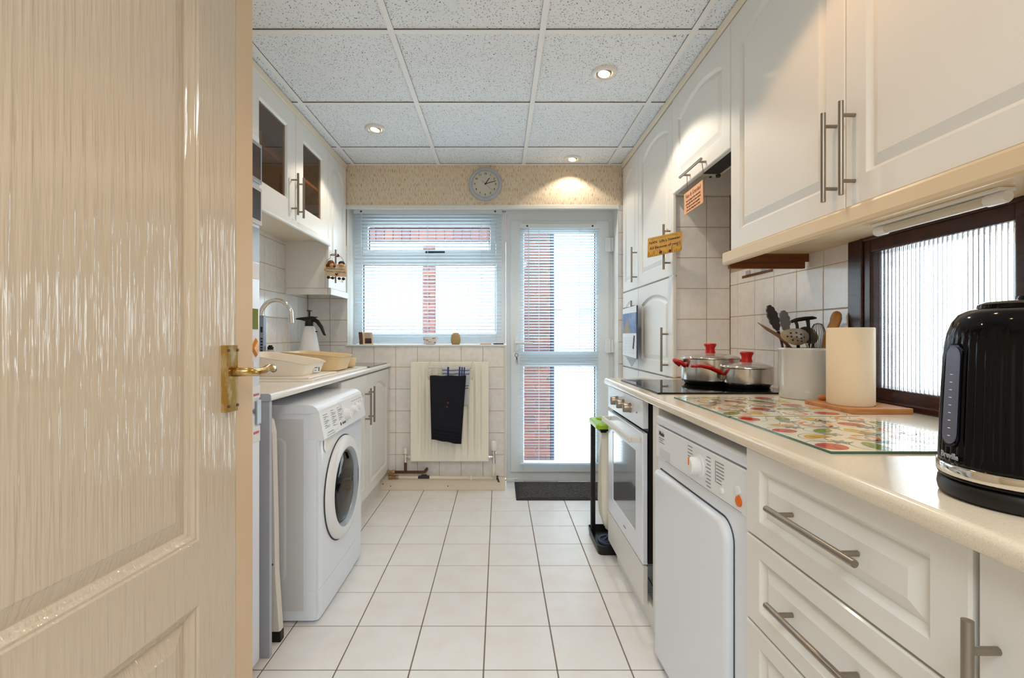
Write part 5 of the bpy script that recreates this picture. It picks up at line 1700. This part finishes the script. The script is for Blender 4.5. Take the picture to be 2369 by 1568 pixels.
for k, u in enumerate((.10, .25, .39, .53, .66, .79, .93)):
    m = ('flower_yellow', 'flower_yellow', 'dark_red', 'flower_yellow', 'dark_red', 'flower_yellow', 'flower_yellow')[k]
    v = .83 + .03 * ((k * 2) % 3)
    gpoly([(u + .042 * math.cos(2 * PI * q / 10) * (1.25 if q % 2 else .8), v + .072 * math.sin(2 * PI * q / 10) * (1.25 if q % 2 else .8)) for q in range(10)], .0025, .0042, M[m], 'flower')
b = nb()
for k in range(16):
    u = .03 + .063 * k
    h = .12 + .13 * rg.random()
    pts = [(u - .008, .985), (u + .010, .985), (u + .004 + .02 * (rg.random() - .5), .97 - h)]
    loft(b, [[G(x, y, .0025) for x, y in pts], [G(x, y, .0036) for x, y in pts]])
obj('painted_leaf', b, M['leaf_green'], sg)
b = nb()
for u, v in ((.035, .78), (.19, .80), (.86, .62), (.93, .55), (.36, .78), (.70, .74)):
    pts = [(u, v + .10), (u + .016, v + .10), (u + .013, v - .08), (u + .003, v - .08)]
    loft(b, [[G(x, y, .0025) for x, y in pts], [G(x, y, .0040) for x, y in pts]])
obj('painted_lavender', b, M['leaf_blue'], sg)
b = nb()
for k in range(17):
    u = .08 + .045 * k
    v = .085 + .012 * math.sin(k * 1.7) 
    pts = [(u, v), (u + .03, v - .015), (u + .026, v + .03)]
    loft(b, [[G(x, y, .0025) for x, y in pts], [G(x, y, .0036) for x, y in pts]])
obj('painted_vine', b, M['leaf_green'], sg)
obj('hook_wire', tube(nb(), [G(.50, .02, .002), W(1541.5, 533, 2.437), W(1543, 529.5, 2.452), W(1546, 531, 2.462)], .0016, 6), M['flower_yellow'], sg)
# peach sign on the extractor door handle
pg = thing('peach_sign', 'peach paper sign with brown verses hanging from the extractor unit handle', 'sign', (.835, 2.1, 1.63))
A, B, Cc = Vector((.836, 2.200, 1.7215)), Vector((.836, 2.0, 1.7245)), Vector((.834, 2.192, 1.6255))
sx, sy_ = (B - A), (Cc - A)
sn = Vector((-1, 0, 0))
gpoly([(0, 0), (1, 0), (1, 1), (0, 1)], -.0015, .0015, M['sign_peach'], 'card', pg)
xd_, yd_ = sx.normalized(), (-sy_).normalized()
text('Nan & Grandad', .0255, M['print_brown'], G(.5, .22, .0018), xd_, yd_, pg)
for k, s in enumerate(("You're always in the memories", 'of the gifts that we have shared', 'The time we spend together', 'is the best thing that we have')):
    text(s, .0125, M['print_brown'], G(.5, .44 + .145 * k, .0018), xd_, yd_, pg, bold=.0002)
b = nb()
tube(b, [(.845, 2.188, 1.722), (.845, 2.192, 1.8045)], .0013, 6)
tube(b, [(.845, 2.006, 1.724), (.845, 2.030, 1.8045)], .0013, 6)
tube(b, [(.838, 1.999, 1.726), (.838, 2.000, 1.63)], .0016, 6)
obj('string', b, M['string'], pg)
gpoly([(.03, .03), (.12, .05), (.09, .14)], .0015, .003, M['flower_yellow'], 'corner_flower', pg)
# calendar
cl = thing('calendar', 'slim picture calendar hanging on the farther tall unit beside the door', 'calendar', (.82, 3.06, .95))
ya_, yb_ = 3.20, 2.905
def K(s, z, d=0.0): return Vector((.812 + .004 * s - d, ya_ + (yb_ - ya_) * s, z))
def kp(pts, d0, d1, m, n): return obj(n, loft(nb(), [[K(s, z, d0) for s, z in pts], [K(s, z, d1) for s, z in pts]]), m, cl)
kp([(0, .955), (1, .945), (1, 1.265), (.0, 1.265)], -.012, -.002, M['leaf_blue'], 'backing')
kp([(0, 1.225), (1, 1.225), (1, 1.265), (0, 1.258)], -.002, .001, M['paper'], 'header')
kp([(0, 1.10), (1, 1.10), (1, 1.2245), (0, 1.2245)], -.002, .001, M['photo_blue'], 'picture')
kp([(.05, 1.105), (.6, 1.102), (.5, 1.15), (.38, 1.195), (.2, 1.15)], .001, .0016, M['photo_hill'], 'picture_hill')
kp([(0, .958), (1, .948), (1, 1.099), (0, 1.099)], -.002, .001, M['paper'], 'month_sheet')
b = nb()
for i in range(6):
    for (s0, s1, z0, z1) in ((.06, .94, 1.072 - .019 * i, 1.0727 - .019 * i),): loft(b, [[K(s, z, .001) for s, z in ((s0, z0), (s1, z0 - .0008), (s1, z1 - .0008), (s0, z1))], [K(s, z, .0014) for s, z in ((s0, z0), (s1, z0 - .0008), (s1, z1 - .0008), (s0, z1))]])
for i in range(7):
    s = .06 + .1467 * i
    loft(b, [[K(q, z, d) for q, z in ((s, .973), (s + .004, .973), (s + .004, 1.072), (s, 1.072))] for d in (.001, .0014)])
obj('ruled_grid', b, M['frame_grey'], cl)
kp([(.78, 1.005), (.85, 1.003), (.90, 1.05), (.93, 1.085), (.86, 1.085)], .001, .004, M['leaf_blue'], 'clip')
kp([(.2, .9485), (.98, .943), (.62, .892)], -.006, -.004, M['clear_plastic'], 'folded_corner')
# bin bag stand
bs = thing('bag_stand', 'bin bag stand with lime green lid and black pole by the oven', 'bin', (.58, 2.56, 0))
b = nb()
po = rrect(.486, .700, 2.400, 2.690, .03, 5)
loft(b, [[(u, v, .0005) for u, v in inset(po, .006)], [(u, v, .045) for u, v in po], [(u, v, .045) for u, v in inset(po, .005)], [(u, v, .014) for u, v in inset(po, .012)]])
obj('base_tray', b, M['black'], bs)
b = nb()
lathe(b, [(.066, .0142), (.066, .024), (.060, .026), (.054, .024), (.054, .0145)], (.580, 2.54, 0), 40)
for k in range(3):
    a = PI / 2 + 2 * PI * k / 3; a2 = a + 2 * PI / 3
    tube(b, [(.58 + .054 * math.cos(a), 2.54 + .054 * math.sin(a), .021), (.58 + .054 * math.cos(a2), 2.54 + .054 * math.sin(a2), .021)], .005, 6)
obj('base_ring', b, M['leaf_blue'], bs, smooth=True, auto=40)
obj('pole', bx(.493, .517, 2.615, 2.640, .0145, .612, .004), M['black'], bs)
b = nb()
po = rrect(.492, .700, 2.455, 2.690, .025, 5)
loft(b, [[(u, v, .612) for u, v in po], [(u, v, .630) for u, v in po], [(u, v, .637) for u, v in inset(po, .008)], [(u, v, .637) for u, v in inset(po, .03)], [(u, v, .631) for u, v in inset(po, .036)]])
obj('lid', b, M['green_lid'], bs)
po2 = inset(po, .018)
obj('collar', loft(nb(), [[(u, v, .590) for u, v in inset(po, .026)], [(u, v, .6115) for u, v in po2]]), M['black'], bs)
b = nb()
lps = []
nbg = 40
for z, s in ((.598, .86), (.55, .84), (.45, .88), (.33, .92), (.22, .93), (.14, .86), (.09, .66), (.07, .40)):
    lp_2 = []
    for k in range(nbg):
        a = 2 * PI * k / nbg
        ca, sa = math.cos(a), math.sin(a)
        r = (abs(ca) ** 4 + abs(sa) ** 4) ** -.25
        wv = 1 + .035 * math.sin(7 * a + 6 * z) + .025 * math.sin(11 * a - 9 * z)
        lp_2.append((.606 + .085 * s * r * ca * wv, 2.55 + .095 * s * r * sa * wv, z))
    lps.append(lp_2)
loft(b, lps)
obj('bag', b, M['bag'], bs, smooth=True)
# door mat
mt = thing('door_mat', 'dark grey door mat with black border inside the back door', 'mat', (.42, 3.4, 0))
obj('border', bx(.112, .80, 3.205, 3.592, .0005, .007, .002), M['mat_rubber'], mt)
b = nb()
x0, x1, y0, y1 = .135, .78, 3.232, 3.575
nx, ny = 24, 14
for i in range(nx):
    for j in range(ny):
        u0, v0 = x0 + (x1 - x0) * i / nx, y0 + (y1 - y0) * j / ny
        u1, v1 = x0 + (x1 - x0) * (i + 1) / nx, y0 + (y1 - y0) * (j + 1) / ny
        if (i + j) % 2:
            for k in range(3): box(b, u0 + (u1 - u0) * (k + .1) / 3, u0 + (u1 - u0) * (k + .8) / 3, v0, v1, .0068, .0105)
        else:
            for k in range(2): box(b, u0, u1, v0 + (v1 - v0) * (k + .1) / 2, v0 + (v1 - v0) * (k + .8) / 2, .0068, .0100)
obj('woven_pile', b, M['mat_fibre'], mt, kind='stuff')
# ceiling downlights
LBL = ('lit recessed downlight nearest the extractor unit', 'lit recessed downlight nearest the smoked glass doors', 'lit recessed downlight close to the end wall')
for i, (x, y) in enumerate(SPOTS[:3]):
    d = thing('downlight', LBL[i], 'ceiling light', (x, y, CZ + .006), 'recessed ceiling downlights')
    obj('rim', lathe(nb(), [(.058, 0), (.0575, -.007), (.053, -.012), (.041, -.0125), (.036, -.007), (.035, .0005)], (x, y, CZ + .0068), 40, caps=False), M['ceramic'], d, smooth=True, auto=50)
    t = nb()
    lathe(t, [(.0345, 0), (.032, -.007), (.0275, -.0085)], (0, 0, 0), 28, caps=False)
    R = Matrix.Rotation(math.radians(9), 4, 'Y') @ Matrix.Rotation(math.radians(-6), 4, 'X'); R.translation = (x, y, CZ + .004)
    b = nb(); merge(b, t, R)
    obj('gimbal', b, M['steel'], d, smooth=True)
    t = nb(); lathe(t, [(.0275, -.0082), (.018, -.0088), (.001, -.009)], (0, 0, 0), 28)
    b = nb(); merge(b, t, R)
    obj('bulb', b, M['lamp_glow'], d)
# ================================================================ OUTSIDE
gd = struct('ground', (0, 8, -.12))
obj('paving', bx(-14, 14, YB + .26, 40, -.22, -.12), M['paving'], gd)
b = nb()
def bricks(parent, x0, x1, y, z0, z1, mname, L=.225, Hc=.075, depth=.05, half=True):
    first = {}
    n = int(round((z1 - z0) / Hc))
    for j in range(n):
        x = x0 - (L / 2 if half and j % 2 else 0)
        while x < x1 - .01:
            a, c = max(x, x0), min(x + L, x1)
            if c - a > .03:
                key = round(c - a, 3)
                loc = Vector((a + .005, y, z0 + Hc * j + .005))
                if key in first: copy_of(first[key], loc - worldpos(parent), parent)
                else:
                    o = local('brick', bx(0, c - a - .010, -.012, depth, 0, Hc - .010, .002, 1), M[mname], parent, loc)
                    first[key] = o
            x += L
pr1 = thing('brick_pier', 'near red brick pier seen through the left half of the back door', 'pier', (.36, 4.8, -.12))
obj('core', bx(.236, .480, 4.612, 4.86, -.12, 3.1), M['mortar'], pr1)
bricks(pr1, .230, .486, 4.602, -.12, 3.1, 'brick_red')
obj('dark_edge', bx(.487, .522, 4.62, 4.86, -.12, 3.0, .003), M['dark_blue'], pr1)  # dark blue strip up the right side of the pier
YG = 8.5
ga = thing('garage_block', 'white garages with brick pier and brick band seen through the window', 'garage', (-1.2, YG, -.12))
obj('core', bx(-3.4, .30, YG + .03, YG + .9, -.12, 3.45), M['mortar'], ga)
gp = thing('pier', None, None, (-1.22, YG, -.12)); gp.parent = ga; gp.location = Vector((-1.22, YG, -.12)) - ga.location
bricks(gp, -1.327, -1.115, YG, -.12, 2.66, 'brick_red', L=.212)
gband = thing('brick_band', None, None, (-1.2, YG, 2.7)); gband.parent = ga; gband.location = Vector((-1.2, YG, 2.7)) - ga.location
bricks(gband, -2.75, .20, YG, 2.72, 3.395, 'brick_red', L=.150, Hc=.225, half=False)
for x0, x1 in ((-3.3, -1.335), (-1.107, .28)):
    d = obj('garage_door', bx(x0, x1, YG + .005, YG + .03, -.11, 2.36), M['garage_door'], ga)
    n = int((x1 - x0) / .19)
    for k in range(n):
        u = x1 - .19 * (k + 1) if x0 < -2 else x0 + .19 * k
        obj('board', bx(u + .006, u + .184, YG - .012, YG + .006, -.10, 2.34, .003, 1), M['garage_door'], d)
b = nb()
for (xa, za, xb, zb_) in ((-3.3, 2.80, -1.34, 2.62), (-1.11, 2.62, .28, 2.55)):
    box(b, xa, xb, YG - .06, YG - .013, 2.48, 2.66, .004)
obj('lintel', b, M['garage_door'], ga)
# house across the yard
YH = 24.0
hs = thing('house', 'pale two-window house with tiled roof far beyond the yard', 'house', (4.0, YH, -.12))
def hX(x): return (x - 1155.0) * YH / F
def hZ(y): return H - (y - 776.0) * YH / F
obj('wall', bx(hX(1240), hX(1480), YH, YH + 6, -.12, hZ(712)), M['house_wall'], hs)
z0, z1 = hZ(712), hZ(636)
b = loft(nb(), [[(hX(1230), YH - .4, z0), (hX(1230), YH + 6.4, z0), (hX(1230), YH + 3, z1)], [(hX(1490), YH - .4, z0), (hX(1490), YH + 6.4, z0), (hX(1490), YH + 3, z1)]])
obj('roof', b, M['house_roof'], hs)
obj('chimney', bx(hX(1296), hX(1306), YH + 2.6, YH + 3.2, z1 - .5, hZ(618), .02), M['house_wall'], hs)
for xa, xb, ya2, yb2 in ((1278, 1300, 717, 740), (1334, 1366, 716, 746), (1369, 1400, 716, 746)):
    f_ = obj('window', frame_bars(hX(xa), hX(xb), hZ(yb2), hZ(ya2), .07, YH - .06, YH + .05, .01), M['garage_door'], hs)
    obj('pane', bx(hX(xa) + .06, hX(xb) - .06, YH - .02, YH - .005, hZ(yb2) + .06, hZ(ya2) - .06), M['house_window'], f_)
obj('gutter', tube(nb(), [(hX(1236), YH - .42, z0 - .03), (hX(1485), YH - .42, z0 - .03)], .06, 8), M['frame_grey'], hs)
# garden fence in front of it
YN = 17.0
fn = thing('garden_fence', 'pale horizontal board fence at the end of the yard', 'fence', (3.5, YN, -.12))
xa, xb = (1276 - 1155) * YN / F, (1440 - 1155) * YN / F
zt = H - (784 - 776) * YN / F
n = 7
for k in range(n):
    z = -.10 + (zt + .1) * k / n
    obj('board', bx(xa, xb, YN, YN + .03, z, z + (zt + .1) / n - .025, .004, 1), M['fence_wood'], fn)
for k in range(4):
    x = xa + (xb - xa) * k / 3
    obj('post', bx(x - .05, x + .05, YN + .03, YN + .13, -.12, zt + .12), M['fence_wood'], fn)
# return of the building outside the ribbed window, then an added unseen wall
rw = struct('wall_outside', (1.34, 1.8, 0))
obj('render', bx(XR + .131, 1.405, 1.752, 1.95, -.1, 2.6), M['grey_wall'], rw)
rw_added = struct('wall_outside', (2.6, .6, 0))  # out of view, added so the glass ribs pick up dark lines
obj('render', bx(1.42, 4.6, .50, .66, -.1, 3.0), M['grey_wall'], rw_added)
